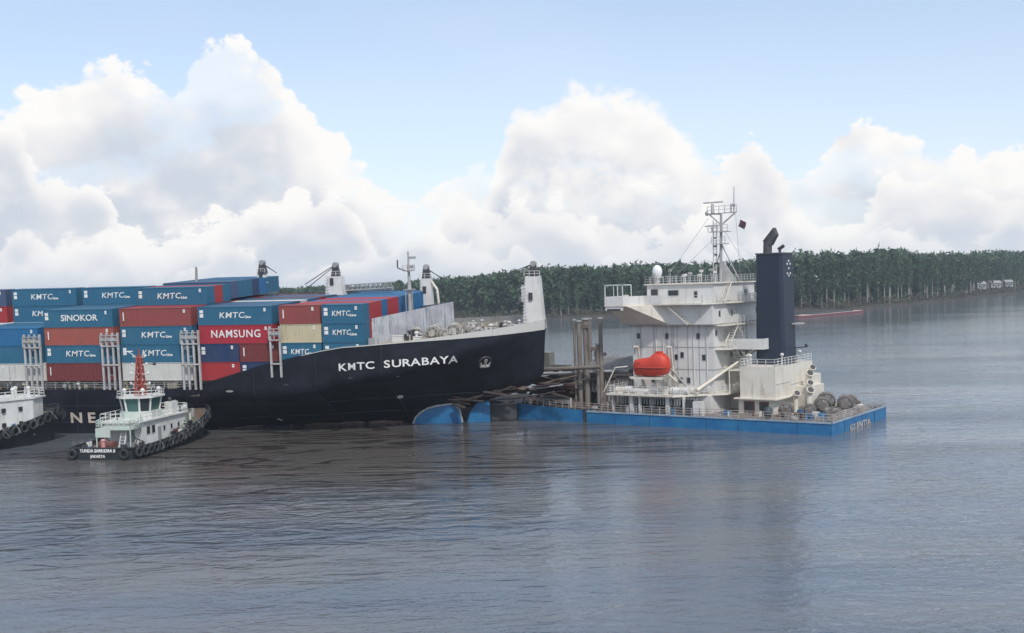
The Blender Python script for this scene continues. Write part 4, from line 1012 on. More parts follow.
MB().hexa([(-31.6, 4.2, 13.7), (-24.5, 4.2, 13.7), (-24.5, 4.3, 13.7), (-31.6, 4.3, 13.7)], [(-31.9, -.1, 16.34), (-28.6, 0.0, 16.34), (-24.5, 4.3, 16.34), (-31.9, 4.3, 16.34)]).build('wing_bracket', CREAM, ship2)
MB().box(-31.9, -29.1, -.2, -.1, 15.75, 16.34).build('wing_tip_box', WHITE, ship2)
MB().box(-31.6, -29.5, -.26, -.18, 15.72, 16.0).build('wing_light', DARK, ship2)
mb = MB()
for a, b in ((-31.9, -.2), (-29.1, -.2), (-31.9, 3.2), (-29.0, 2.0)): mb.cyl((a, b, 17.6), (a, b, 19.3), .08, n=5)
mb.box(-32.0, -29.0, -.3, .0, 19.2, 19.35).box(-32.0, -31.8, -.3, 3.2, 19.2, 19.35).box(-29.2, -29.0, -.3, 2.0, 19.2, 19.35).cyl((-30.5, -.2, 17.6), (-30.5, -.2, 19.2), .06, n=4); mb.build('windbreak_frame', GREENW, ship2)
B2('repeater_stand', CREAM, (-29.5, -28.9, .5, 1.1, 16.55, 17.9))
# wheelhouse
wh = B2('wheelhouse', WHITE, (-28.4, -18.1, 5.4, 18.6, 16.55, 19.1))
MB().prism([(-28.7, 5.1), (-17.8, 5.1), (-17.8, 18.9), (-28.7, 18.9)], 19.1, 19.28).build('wheelhouse_roof', CREAM, ship2)
def window(x0, x1, z0, z1, face, parent, at, glass=GLASS, fr=GREY):
    """face 'n': on plane y=at (near), 'a': on plane x=at (aft), coordinates along the other axis"""
    if face == 'n': w = MB().box(x0 - .08, x1 + .08, at - .05, at + .02, z0 - .08, z1 + .08).build('window', fr, parent); MB().box(x0, x1, at - .075, at - .045, z0, z1).build('pane', glass, w)
    else: w = MB().box(at - .02, at + .05, x0 - .08, x1 + .08, z0 - .08, z1 + .08).build('window', fr, parent); MB().box(at + .045, at + .075, x0, x1, z0, z1).build('pane', glass, w)
window(-25.0, -23.5, 17.6, 18.3, 'n', wh, 5.4)
window(-27.7, -26.7, 16.7, 18.5, 'n', wh, 5.4, DARK)
window(-21.0, -20.6, 17.3, 18.1, 'n', wh, 5.4)
window(15.2, 15.9, 17.3, 18.1, 'a', wh, -18.1)
window(9.3, 10.1, 16.7, 18.4, 'a', wh, -18.1, WHITE)
for a, z in ((-29.7, 12.0), (-25.2, 12.0), (-20.4, 12.0), (-23.8, 9.1), (-22.9, 9.4), (-19.6, 9.1), (-23.2, 5.9), (-22.0, 5.9), (-27.5, 5.9), (-26.3, 9.0)): window(a - .22, a + .22, z - .35, z + .35, 'n', blk, 5.0)
for b, z in ((10.4, 12.2), (14.2, 12.2), (5.7, 12.4), (13.8, 9.2), (10.4, 9.2), (12.3, 5.8)): window(b - .22, b + .22, z - .35, z + .35, 'a', blk, -18.1)
for b, z in ((10.2, 15.0), (18.5, 15.1), (6.3, 15.0)): window(b - .22, b + .22, z - .35, z + .35, 'a', blk, -17.8)
for b, z in ((8.2, 11.5), (8.2, 8.4), (11.6, 5.3)): MB().box(-18.1, -18.0, b - .4, b + .4, z - 1, z + .9).build('door', CREAM, blk)
# pipes and rungs on the walls
mb = MB()
for a in (-24.4, -24.1): mb.cyl((a, 4.9, 4.4), (a, 4.9, 13.4), .05, n=5)
mb.ladder((-17.9, 6.8, 16.6), (-17.6, 9.3, 19.1), (0, 1, 0), .5).build('ladder', CREAM, ship2) if False else mb.build('wall_pipe', LGREY, ship2)
MB().ladder((-17.3, 6.2, 16.6), (-17.7, 9.4, 19.2), (1, 0, 0), .7, .4).build('ladder', CREAM, ship2)
MB().ladder((-24.2, 3.3, 16.4), (-21.0, 3.6, 13.6), (0, 1, 0), .8, .4).build('ladder', CREAM, ship2)
MB().ladder((-16.9, 9.6, 13.5), (-16.9, 6.4, 10.5), (1, 0, 0), .8, .4).build('ladder', CREAM, ship2)
MB().ladder((-16.7, 8.0, 10.4), (-16.7, 10.8, 7.5), (1, 0, 0), .8, .4).build('ladder', CREAM, ship2)
MB().ladder((-16.5, 10.6, 7.4), (-16.5, 8.0, 4.4), (1, 0, 0), .8, .4).build('ladder', CREAM, ship2)
# aft platforms
for z, b0, b1, a1 in ((10.3, 5.2, 14.0, -16.2), (7.3, 7.0, 17.0, -15.4)):
    MB().prism([(-18.1, b0), (a1, b0 + .8), (a1, b1), (-18.1, b1)], z - .2, z).build('platform', CREAM, ship2)
    MB().rail([(a1 + .05 - .1, b0 + .8, z), (a1 - .05, b1, z)], 1.0, 3, 1.1, .035).build('railing', WHITE, ship2)
MB().box(-17.9, -12.2, 8.0, 8.12, 10.2, 11.5).box(-12.32, -12.2, 8.12, 9.6, 10.2, 11.5).box(-17.9, -12.2, 8.0, 9.7, 10.05, 10.2).build('link_platform', WHITE, ship2)
B2('aft_locker', WHITE, (-17.9, -16.8, 13.2, 15.5, 7.3, 9.6))
# stowage boom slanting up across the aft side
MB().cyl((-19.2, 1.8, 4.9), (-15.2, 12.4, 9.8), .24, .16, n=8).build('stores_boom', CREAM, ship2)
MB().cyl((-24.0, 3.5, 7.6), (-20.6, 3.0, 4.6), .14, n=6).build('davit_arm', GREY, ship2)
for a, h_ in ((-26.9, 9.1), (-25.8, 8.3), (-21.1, 9.1), (-19.1, 8.6)): MB().cyl((a, 4.9, 13.4), (a, 4.9, 13.4 - h_ + .0), .07, n=5).build('drain_pipe', WHITE, ship2)
for z0_, b_, d_ in ((4.3, 9.5, 1), (7.4, 12.6, -1), (10.4, 12.2, -1)):
    st = MB().ladder((-17.1, b_, z0_), (-17.1, b_ + 2.8 * d_, z0_ + 3.0), (1, 0, 0), .9, .35).rail([(-16.65, b_, z0_), (-16.65, b_ + 2.8 * d_, z0_ + 3.0)], .9, 2, .8, .04); st.build('outside_stair', WHITE, ship2)
MB().prism([(-18.1, 5.2), (-15.9, 6), (-15.9, 19.2), (-18.1, 19.2)], 13.36, 13.5).build('platform', CREAM, ship2) if False else None
MB().rail([(-30.6, 3.9, 13.62), (-17.6, 3.9, 13.62)], .02, 1, 6, .03).build('trim_bar', GREY, ship2)
for i in range(14):
    a = random.uniform(-31.5, -20.5); b = random.uniform(.5, 4.3); h_ = random.uniform(.4, 1.5); (MB().cyl((a, b, 4.3), (a, b, 4.3 + h_), random.uniform(.08, .25), n=7) if i % 2 else MB().box(a, a + random.uniform(.4, 1.1), b, b + .5, 4.3, 4.3 + h_ * .7)).build(random.choice(['deck_locker', 'vent_pipe']), random.choice([WHITE, CREAM, GREY, DARK, ROPE]), ship2)
for z, a1, b0, b1 in ((13.5, -16.4, 5.0, 19.3), (16.5, -16.6, 8.0, 19.6)):
    MB().prism([(-18.1, b0), (a1, b0 + .6), (a1, b1), (-18.1, b1)], z - .16, z - .0 if z < 14 else z - .02).build('platform', CREAM, ship2)
    MB().rail([(a1 - .05, b0 + .6, z), (a1 - .05, b1, z)], 1.05, 3, 1.1, .04).build('railing', WHITE, ship2)
for a, b, z0_, z1_ in ((-16.5, 6.2, 4.3, 7.3), (-15.6, 16.6, 4.3, 7.3), (-15.6, 9.0, 4.3, 7.2), (-16.5, 13.6, 7.3, 10.2)): MB().cyl((a, b, z0_), (a, b, z1_), .09, n=6).build('deck_support', CREAM, ship2)
# boat deck platform
pd = [(-32.2, -.1), (-21.8, -.1), (-15.6, 6.0), (-15.6, 16.5), (-18.1, 16.5), (-18.1, 5), (-32.2, 5)]
MB().prism([(-32.2, -.1), (-21.8, -.1), (-16.4, 5.4), (-16.4, 16), (-19, 16), (-19, 6), (-32.2, 6)], 4.05, 4.3).build('boat_deck', CREAM, ship2)
MB().rail([(-32.1, 5, 4.3), (-32.1, 0, 4.3), (-21.9, 0, 4.3), (-16.5, 5.4, 4.3), (-16.5, 16, 4.3)], 1.05, 3, 1.1, .04).build('railing', WHITE, ship2)
# lower house under the boat deck
lh = B2('lower_house', WHITE, (-30.7, -18.0, 3.4, 19, 1.66, 4.05))
for a0, a1 in ((-29.6, -27.4), (-26.6, -23.6), (-22.6, -20.4)): B2('opening', GLASS, (a0, a1, 3.33, 3.42, 2.0, 3.4), parent=lh)
mb = MB()
for a in np.arange(-30.4, -18.4, .42): mb.box(a, a + .09, .55, .62, 2.9, 4.0)
mb.build('slatted_screen', GREY, ship2)
for a, w in ((-31.6, .12), (-28.6, .5), (-27.3, .3), (-23.0, .55), (-20.6, .2)): B2('pillar', WHITE, (a - w / 2, a + w / 2, .5, .9, 1.66, 4.05))
B2('door', DARK, (-20.2, -19.3, .45, .6, 1.66, 3.8)); B2('deck_locker', WHITE, (-19.2, -17.9, .5, 1.4, 1.66, 3.5))
for i in range(24):
    a = random.uniform(-31, -10); b = random.uniform(.5, 2.8); h_ = random.uniform(.3, 1.0); w = random.uniform(.2, .6)
    (MB().cyl((a, b, 1.66), (a, b, 1.66 + h_), w * .6, n=8) if random.random() < .5 else MB().box(a, a + w * 2, b, b + .5, 1.66, 1.66 + h_)).build(random.choice(['deck_locker', 'vent_pipe', 'drum']), random.choice([WHITE, GREY, DARK, CREAM, BLUE, REDB, ROPE]), ship2)
# boat deck clutter
for a, b, w, h_, m_ in ((-30.6, 1.4, .8, .8, CREAM), (-29.2, 1.2, .5, 1.0, WHITE), (-27.2, 1.0, 1.2, .7, WHITE), (-25.6, 1.3, .9, .9, GREY), (-21.6, 1.6, 1.3, 1.0, WHITE), (-20.6, 2.6, .7, .8, CREAM), (-19.0, 4.2, .5, 1.1, WHITE)):
    MB().cyl((a - w, b, 4.3 + h_ * .5), (a + w, b, 4.3 + h_ * .5), h_ * .5, n=10).box(a - w * .5, a + w * .5, b - .3, b + .3, 4.3, 4.3 + h_ * .5).build('liferaft_canister', m_, ship2)
MB().cyl((-17.5, 11.5, 4.3), (-17.5, 11.5, 5.8), .28, .22).ell((-17.5, 11.5, 6.0), .4, .4, .35, 10, 5).build('ventilator', CREAM, ship2)
# davits
for a in (-28.7, -23.6):
    MB().path([(a, 4.4, 4.3), (a - .1, 3.6, 8.0), (a + .2, 2.6, 10.6), (a + .2, 1.6, 10.7)], .18, 6).path([(a + .5, 4.4, 4.3), (a + .9, 2.6, 6.0), (a + .2, 1.8, 7.0)], .14, 6).box(a - .3, a + .3, 1.4, 4, 4.3, 4.9).build('davit', CREAM, ship2)
    MB().cyl((a + .2, 1.7, 10.6), (a + .2, 1.7, 9.6), .04, n=4).build('fall_wire', DARK, ship2)
MB().hexa([(-28.6, .6, 6.3), (-23.8, .6, 6.3), (-23.8, 2.6, 6.3), (-28.6, 2.6, 6.3)], [(-28.9, .6, 6.6), (-23.5, .6, 6.6), (-23.5, 2.6, 6.6), (-28.9, 2.6, 6.6)]).build('boat_cradle', CREAM, ship2)
MB().path([(-33.0, .6, 4.4), (-31.2, .8, 7.8), (-29.3, 1.0, 8.0)], .09, 5).build('boat_rope', CREAM, ship2)
# enclosed lifeboat (hangs in the davits)
lbm = M2 @ Matrix.Translation((-25.8, 1.5, 8.15)) @ Matrix.Diagonal((.93, .93, .92, 1))
lb = thing('lifeboat', 'bright orange enclosed lifeboat hanging beside the white bridge block', 'lifeboat', lbm)
secs = [(-2.75, .55, -.95, .55), (-2.6, .85, -1.25, .85), (-2.0, 1.15, -1.5, 1.0), (-1.0, 1.3, -1.6, 1.15), (.0, 1.35, -1.6, 1.3), (.5, 1.35, -1.6, 1.75), (1.1, 1.3, -1.55, 1.95), (1.9, 1.2, -1.45, 1.9), (2.5, 1.0, -1.2, 1.5), (2.8, .7, -.8, 1.0), (2.9, .3, -.3, .4)]
vs = []; nn = 14
for x_, w, zb, zt in secs:
    for i in range(nn):
        t_ = 2 * math.pi * i / nn; cz = (zb + zt) / 2; hz_ = (zt - zb) / 2; cs_, sn = math.cos(t_), math.sin(t_)
        vs.append((x_, w * (abs(cs_) ** .75) * (1 if cs_ > 0 else -1), cz + hz_ * (abs(sn) ** .8) * (1 if sn > 0 else -1)))
mb = MB().add(vs, [(j * nn + i, j * nn + (i + 1) % nn, (j + 1) * nn + (i + 1) % nn, (j + 1) * nn + i) for j in range(len(secs) - 1) for i in range(nn)] + [tuple(range(nn))[::-1], tuple(range((len(secs) - 1) * nn, len(secs) * nn))], True); mb.build('hull', ORANGE, lb)
mb = MB().path([(x_, -w - .04, -.25) for x_, w, a_, b_ in secs], .09, 5).path([(x_, w + .04, -.25) for x_, w, a_, b_ in secs], .09, 5); mb.build('rubbing_strake', paint('orange_dark', (.4, .04, .02)), lb)
MB().box(.9, 1.7, -.5, .5, 1.75, 2.12).build('helm_cabin', ORANGE, lb)
for x_ in (-1.6, -.6, .4, 1.3): MB().box(x_ - .18, x_ + .18, -1.16, -1.02, .25 + .1 * (x_ > 0), .5 + .1 * (x_ > 0)).build('window', paint('lifeboat_pane', (.25, .04, .03)), lb)
MB().box(-2.8, -2.0, -.25, .25, -1.45, -.9).build('rudder_skeg', ORANGE, lb)
# roof clutter, rail, radome, mast
MB().rail([(-28.6, 5.2, 19.28), (-17.9, 5.2, 19.28), (-17.9, 18.8, 19.28)], 1.0, 3, 1.0, .04).rail([(-28.6, 5.2, 19.28), (-28.6, 18.8, 19.28), (-17.9, 18.8, 19.28)], 1.0, 3, 1.4, .04).build('railing', LGREY, ship2)
for a, b, h_ in ((-27.6, 6.0, 1.4), (-26.2, 6.5, 1.9), (-25.0, 6.0, 2.0), (-23.4, 7.0, 1.2), (-22.0, 6.2, 1.5), (-21.2, 8.0, 1.8), (-20.5, 6.0, 1.2), (-19.6, 9, 1.6), (-24.2, 9, 1.3), (-19.0, 6.5, 1.9)):
    MB().cyl((a, b, 19.28), (a, b, 19.28 + h_), .07, n=6).box(a - .2, a + .2, b - .2, b + .2, 19.28 + h_ - .35, 19.28 + h_).build(random.choice(['searchlight', 'antenna', 'compass_stand']), random.choice([WHITE, LGREY, DARK, GREY]), ship2)
rd = MB().cyl((-27.9, 7.6, 19.3), (-27.9, 7.6, 20.2), .35, n=10).cyl((-27.9, 7.6, 20.15), (-27.9, 7.6, 20.3), .75, n=12).build('radome_stand', WHITE, ship2)
MB().ell((-27.9, 7.6, 21.0), .72, .72, .95, 16, 10).build('radome', paint('radome_white', (.75, .76, .78), var=.05), rd)
mm = MB().cyl((-20.2, 12, 19.3), (-19.9, 12, 28.8), .24, .17, n=8).build('main_mast', GREY, ship2)
MB().ladder((-20.9, 11.6, 19.3), (-20.7, 11.6, 28.0), (1, 0, 0), .5, .5).build('ladder', LGREY, mm)
MB().cyl((-19.9, 12, 24.5), (-18.2, 14, 19.3), .09).cyl((-20, 12, 24.0), (-22.2, 13.0, 19.3), .09).hexa([(-20.2, 12.6, 19.3), (-18.0, 12.6, 19.3), (-18.0, 12.75, 19.3), (-20.2, 12.75, 19.3)], [(-20.2, 12.6, 22.2), (-20.0, 12.6, 22.2), (-20.0, 12.75, 22.2), (-20.2, 12.75, 22.2)]).build('mast_strut', LGREY, mm)
MB().cyl((-19.9, 12, 27.3), (-21.6, 11.6, 28.9), .12).cyl((-19.9, 12, 27.3), (-17.9, 12.2, 28.9), .12).cyl((-21.8, 11.6, 28.9), (-17.6, 12.2, 29.0), .08).cyl((-19.9, 12, 28.8), (-21.6, 11.6, 28.9), .08).build('crosstree', LGREY, mm)
MB().rail([(-21.8, 11.5, 28.9), (-17.6, 12.1, 29.0)], 1.0, 2, .9, .045).build('railing', LGREY, mm)
for z, w in ((26.3, 1.6), (24.6, 1.1)):
    MB().prism([(-20 - w, 11.2), (-20 + w * .8, 11.4), (-20 + w * .8, 12.8), (-20 - w, 12.8)], z, z + .1).rail([(-20 - w, 11.2, z + .1), (-20 + w * .8, 11.4, z + .1)], .9, 2, .7, .04).build('platform', LGREY, mm)
MB().cyl((-21.2, 11.8, 26.4), (-21.2, 11.8, 27.1), .18).box(-22.3, -20.1, 11.6, 11.85, 27.1, 27.3).build('radar_scanner', LGREY, mm)
MB().cyl((-21.0, 11.6, 29), (-21.0, 11.6, 30.3), .3, .2).box(-22.4, -19.4, 11.5, 11.75, 30.4, 30.6).build('radar_scanner', LGREY, mm)
MB().cyl((-18.0, 12.1, 28.9), (-17.9, 12.1, 32.6), .09, .05, n=5).cyl((-18.4, 12.1, 29), (-18.4, 12.1, 30.2), .08, n=5).ell((-18.0, 12.1, 30.0), .25, .25, .3, 8, 5).ell((-21.9, 11.6, 29.0), .3, .3, .35, 8, 5).build('whip_antenna', GREY, mm)
for z in (20.6, 21.8, 23, 24.2, 25.4): MB().box(-20.9, -20.5, 11.5, 11.7, z, z + .25).build('signal_lamp', DARK, mm)
MB().path([(-17.8, 12.2, 28.8), (-17.3, 12.3, 19.4)], .025, 4).path([(-21.6, 11.6, 28.4), (-27.8, 9, 19.4)], .025, 4).path([(-20.4, 12, 26.0), (-26.4, 8, 19.4)], .025, 4).path([(-19.5, 12, 26.5), (-15.0, 12, 19.4)], .025, 4).build('halyard', GREY, mm)
fl = MB(); vs = []
for i in range(6):
    for j in range(5): vs.append((-17.2 + .9 * i / 5 - .25 * j / 4, 12.3 + .12 * math.sin(i * 1.3 + j), 27.9 - .9 * j / 4 - .55 * i / 5 * (1 if j > 0 else .7)))
fl.add(vs, [(i * 5 + j, (i + 1) * 5 + j, (i + 1) * 5 + j + 1, i * 5 + j + 1) for i in range(5) for j in range(4)], True); fl.build('flag', paint('flag_cloth', (.06, .06, .08), (.12, .04, .05), var=.3), mm)
# --- engine casing and funnel
cs = MB().prism([(-14.4, 5), (-9.4, 5), (-9.4, 18), (-18.0, 18), (-18.0, 9.6), (-14.4, 9.6)], 3.7, 7.9).build('engine_casing', CREAM, ship2)
MB().prism([(-14.9, 5.5), (-9.8, 5.5), (-9.8, 17.6), (-18.0, 17.6), (-18.0, 9.9), (-14.9, 9.9)], 1.66, 3.7).build('casing_base', CREAM, ship2)
B2('casing_ledge', CREAM, (-15.2, -9.0, 4.6, 18.3, 3.62, 3.78))
for a0, a1 in ((-14.1, -12.6), (-11.9, -10.6)): B2('doorway', REDB, (a0, a1, 5.4, 5.5, 1.8, 3.3), parent=cs); B2('doorway', DARK, (a0 + .2, a1 - .2, 5.38, 5.42, 1.8, 3.1), parent=cs)
MB().rail([(-18, 9.7, 7.9), (-14.3, 9.7, 7.9), (-14.3, 5.1, 7.9), (-9.5, 5.1, 7.9), (-9.5, 17.9, 7.9)], 1.05, 3, 1.2, .045).build('railing', WHITE, ship2)
for a, b in ((-13.0, 5.3), (-9.6, 7.9), (-9.6, 14)): MB().cyl((a, b, 7.9), (a, b, 9.3), .1).ell((a, b, 9.4), .28, .28, .25, 8, 5).build('gooseneck_vent', WHITE, ship2)
B2('casing_strake', GREY, (-9.42, -9.36, 5.2, 9.8, 5.6, 5.66), (-9.42, -9.36, 10, 17, 5.2, 5.26), parent=cs)
fp = []
def rrect(a0, a1, b0, b1, r_, n=4):
    out = []
    for cx, cy, s0 in ((a1 - r_, b1 - r_, 0), (a0 + r_, b1 - r_, 90), (a0 + r_, b0 + r_, 180), (a1 - r_, b0 + r_, 270)):
        for i in range(n + 1): t_ = R(s0 + 90 * i / n); out.append((cx + r_ * math.cos(t_), cy + r_ * math.sin(t_)))
    return out
p0 = rrect(-14.2, -10.0, 9.6, 14.2, .5); p1 = rrect(-14.0, -10.2, 9.8, 14.0, .5); n = len(p0)
mb = MB().add([(a, b, 7.9) for a, b in p0] + [(a, b, 22.85) for a, b in p1], [(i, (i + 1) % n, n + (i + 1) % n, n + i) for i in range(n)] + [tuple(range(n, 2 * n))])
fn = mb.build('funnel', NAVY, ship2)
MB().prism(rrect(-14.1, -10.1, 9.7, 14.1, .5), 22.86, 23.05).build('funnel_rim', paint('funnel_rim', (.05, .055, .07), var=.2, rust=.2), fn)
SOOT = paint('soot_black', (.035, .035, .038), (.08, .08, .085), var=.3)
mb = MB().cyl((-13.1, 12, 23), (-13.0, 12, 24.9), .60, .60, n=12).hexa([(-13.55, 11.45, 24.7), (-12.45, 11.45, 24.1), (-12.45, 12.55, 24.1), (-13.55, 12.55, 24.7)], [(-12.0, 11.5, 26.5), (-11.6, 11.5, 25.5), (-11.6, 12.5, 25.5), (-12.0, 12.5, 26.5)]); mb.build('exhaust_pipe', SOOT, fn)
MB().cyl((-11.3, 12, 23), (-11.3, 12, 23.6), .2).cyl((-11.5, 12, 23.5), (-10.7, 12, 24.0), .24).build('exhaust_pipe', SOOT, fn)
for b, z in ((11.6, 21.5), (12.6, 21.5), (12.1, 20.9), (11.6, 20.2), (12.6, 20.2), (12.1, 21.9), (12.1, 19.9)): MB().box(-10.2, -10.11 + (.03), b - .11, b + .11, z - .13, z + .13).build('funnel_emblem', LETTER, fn)
mb = MB().ladder((-14.25, 11, 8), (-14.1, 11, 22.8), (0, 1, 0), .5, .5); mb.build('ladder', NAVY, fn)
B2('funnel_shelf', LGREY, (-10.0, -8.9, 12.4, 14.2, 13.2, 13.4), parent=fn); MB().cyl((-10, 13.2, 10), (-8.6, 13.4, 10.1), .08).ell((-8.4, 13.4, 10.3), .2, .2, .3).build('lamp_bracket', DARK, fn)
# white machinery right of the casing, mushroom vents
for a, b, h_, r_ in ((-8.2, 13.5, 4.6, .55), (-7.6, 12.0, 3.4, .5), (-7.0, 10.5, 2.6, .55), (-8.6, 15.5, 5.2, .5), (-8.5, 9.5, 2.2, .5)):
    v_ = MB().cyl((a, b, 1.66), (a, b, 1.66 + h_), r_ * .7, n=10).cyl((a, b, 1.6 + h_), (a + .35, b - .3, 2.0 + h_), r_ * .8, r_, n=10).build('cowl_vent', CREAM, ship2)
    MB().cyl((a + .34, b - .29, 1.99 + h_), (a + .38, b - .33, 2.04 + h_), r_ * .8, n=10).build('vent_mouth', DARK, v_)
B2('aft_house', CREAM, (-9.4, -7.6, 12, 17.5, 1.66, 4.8), (-9.4, -8.2, 15, 18, 4.8, 6.2))
# stern winches, rope heaps
WG = paint('winch_dark', (.10, .10, .10), (.20, .17, .15), var=.25, rust=.35)
for (x_, y_, r_, a_) in ((-7.6, 4.0, 1.15, .2), (-4.8, 5.0, 1.0, .2), (-4.6, 9.0, 1.35, .3), (-2.8, 12.4, 1.3, .2), (-5.6, 13.0, 1.5, .25), (-3.2, 15.8, 1.1, .2), (-2.2, 6.6, .8, 1.2)): winch(ship2, x_, y_, 1.66, r_ * .76, 2.3, a_ - 1.45, ROPE, WG)
for i in range(75):
    a = random.uniform(-8, -.9); b = random.uniform(1.2, 19.5); h_ = random.uniform(.3, .9); m_ = random.choice([DARK, GREY, ROPE, BLUE, BROWN, WHITE, WG])
    if random.random() < .4: mb = MB().torus((a, b, 1.75), (0, 0, 1), .5, .12, 12, 5).torus((a, b, 1.95), (0, 0, 1), .45, .12, 12, 5); nm = 'rope_coil'
    elif random.random() < .5: mb = MB().cyl((a, b, 1.66), (a, b, 1.66 + h_), .2).cyl((a + .6, b, 1.66), (a + .6, b, 1.66 + h_), .2).box(a - .2, a + .8, b - .2, b + .2, 1.66, 1.78); nm = 'bollard'
    else: mb = MB().box(a, a + .8, b, b + .6, 1.66, 1.66 + h_); nm = 'deck_locker'
    mb.build(nm, m_, ship2)
MB().ell((-9.0, 1.6, 2.4), .6, .6, .75, 12, 8).build('buoy', paint('buoy_dark', (.03, .05, .06)), ship2)

# ================================================================ TUGS


def tug(origin, axis, label, sc=1.0, variant=0):
    ang = math.atan2(axis[1], axis[0]); M = Matrix.Translation(origin) @ Matrix.Rotation(ang, 4, 'Z') @ Matrix.Diagonal((sc, sc, sc, 1))
    t = thing('tugboat', label, 'tugboat', M, 'tugs pushing the container ship')
    # x forward from the stern, y to port
    ST = [(0, 3.6), (.8, 4.3), (3, 4.6), (10, 4.6), (16, 4.5), (20, 4.0), (23, 3.0), (25.2, 1.5), (26, .15)]
    ZT = [(0, 1.5), (6, 1.5), (12, 1.9), (18, 2.9), (22, 3.7), (26, 4.5)]
    vs = []; ss = [0, .4, .8, 2, 4, 7, 10, 13, 16, 18, 20, 21.5, 23, 24.2, 25.2, 25.7, 26]; nz = 5; mb = MB()
    for side in (-1, 1):
        vs = []
        for s in ss:
            w = interp(s, ST); zt = interp(s, ZT)
            for j in range(nz + 1): q = j / nz; vs.append((s * (1 - .035 * (1 - q) * (s > 20)), side * w * (.82 + .18 * q if s > 14 else .93 + .07 * q), -1.2 + (zt + 1.2) * q))
        k = nz + 1; fs = [(i * k + j, (i + 1) * k + j, (i + 1) * k + j + 1, i * k + j + 1) for i in range(len(ss) - 1) for j in range(nz)]
        mb.add(vs, fs if side < 0 else [f[::-1] for f in fs], True)
    w = interp(0, ST); mb.add([(0, -w * .93, -1.2), (0, w * .93, -1.2), (0, w, 1.5), (0, -w, 1.5)], [(0, 3, 2, 1)])
    hull = mb.build('hull', TUGHULL, t)
    mb = MB(); vs = []
    for s in ss: w = max(.05, interp(s, ST) - .1); z = interp(s, ZT) - .75; vs += [(s, -w, z), (s, w, z)]
    mb.add(vs, [(2 * i, 2 * i + 2, 2 * i + 3, 2 * i + 1) for i in range(len(ss) - 1)]); mb.build('deck', paint('tug_deck', (.10, .16, .13), (.15, .08, .06), var=.3, rust=.3), t)
    rb = MB()
    for side in (-1, 1): rb.path([(s, side * (interp(s, ST) + .05), interp(s, ZT) - .1) for s in ss], .13, 6)
    rb.cyl((0, -3.6, 1.4), (0, 3.6, 1.4), .13); rb.build('gunwale', TUGHULL, t)
    # tyre fenders
    tyre = MB().torus((0, 0, 0), (0, 1, 0), .48, .2, 14, 6).mesh('tyre_fender', RUBBER)
    pts = [(x_, s_) for s_ in (-1, 1) for x_ in np.arange(1.2, 25.5, 1.25)]
    for x_, s_ in pts:
        dxy = (interp(x_ + .3, ST) - interp(x_ - .3, ST)) / .6; o = link(tyre, 'tyre_fender', t, (x_, s_ * (interp(x_, ST) + .22), interp(x_, ZT) - .72)); o.rotation_euler = (R(random.uniform(-6, 6)), 0, s_ * math.atan(dxy))
    for y_ in np.arange(-3.4, 3.5, 1.15):
        if abs(y_) < 3.0 and variant == 0: continue
        o = link(tyre, 'tyre_fender', t, (-.22, y_, .75)); o.rotation_euler = (0, 0, R(90))
    MB().cyl((25.6, -1.4, 3.2), (25.6, 1.4, 3.2), .75, n=12).build('bow_fender', RUBBER, t)
    # deckhouse
    HW = WHITE2
    dh = MB().prism([(5.6, -2.6), (16.3, -3.0), (18.0, -2.0), (18.0, 2.0), (16.3, 3.0), (5.6, 2.6)], .9, 3.9).build('deckhouse', HW, t)
    MB().prism([(5.0, -2.9), (16.6, -3.3), (18.4, -2.2), (18.4, 2.2), (16.6, 3.3), (5.0, 2.9)], 3.9, 4.05).build('upper_deck', HW, t)
    for x_ in (7.0, 8.2, 10.8, 12.6, 14.4, 16.0):
        for s_ in (-1, 1):
            y_ = s_ * (2.6 + .5 * (x_ - 5.6) / 12.9)
            big = x_ < 8.5
            wn = MB().box(x_ - (.42 if big else .26), x_ + (.42 if big else .26), y_ - .05, y_ + .05, 2.2, 3.3 if big else 2.9).build('window', GREY, dh); MB().box(x_ - (.34 if big else .19), x_ + (.34 if big else .19), y_ - .07, y_ + .07, 2.28, 3.2 if big else 2.82).build('pane', GLASS, wn)
    MB().box(9.2, 10.0, -2.85, -2.72, .95, 2.9).build('door', paint('door_grey', (.3, .32, .32)), dh)
    MB().box(5.5, 5.62, -1.6, -.6, 1.4, 3.2).build('door', paint('door_grey', (.3, .32, .32)), dh)
    # aft platform house with awning
    ap_ = MB().box(3.2, 5.6, -2.4, 2.4, 3.2, 3.4).cyl((3.3, -2.3, .8), (3.3, -2.3, 3.2), .08).cyl((3.3, 2.3, .8), (3.3, 2.3, 3.2), .08).box(3.2, 3.3, .4, 2.4, 2.3, 3.2).build('aft_canopy', GREENW if variant == 0 else WHITE2, t)
    MB().rail([(3.3, -2.3, 3.4), (3.3, 2.3, 3.4), (5.5, 2.7, 3.6)], .95, 3, .8, .05).rail([(5.5, -2.8, 3.6), (3.3, -2.3, 3.4)], .95, 3, .8, .05).build('railing', GREENW if variant == 0 else WHITE2, t)
    MB().ladder((3.0, -1.2, .8), (4.2, -1.0, 3.4), (0, 1, 0), .7, .4).build('ladder', WHITE2, t)
    wc, wz = 10.2, 0
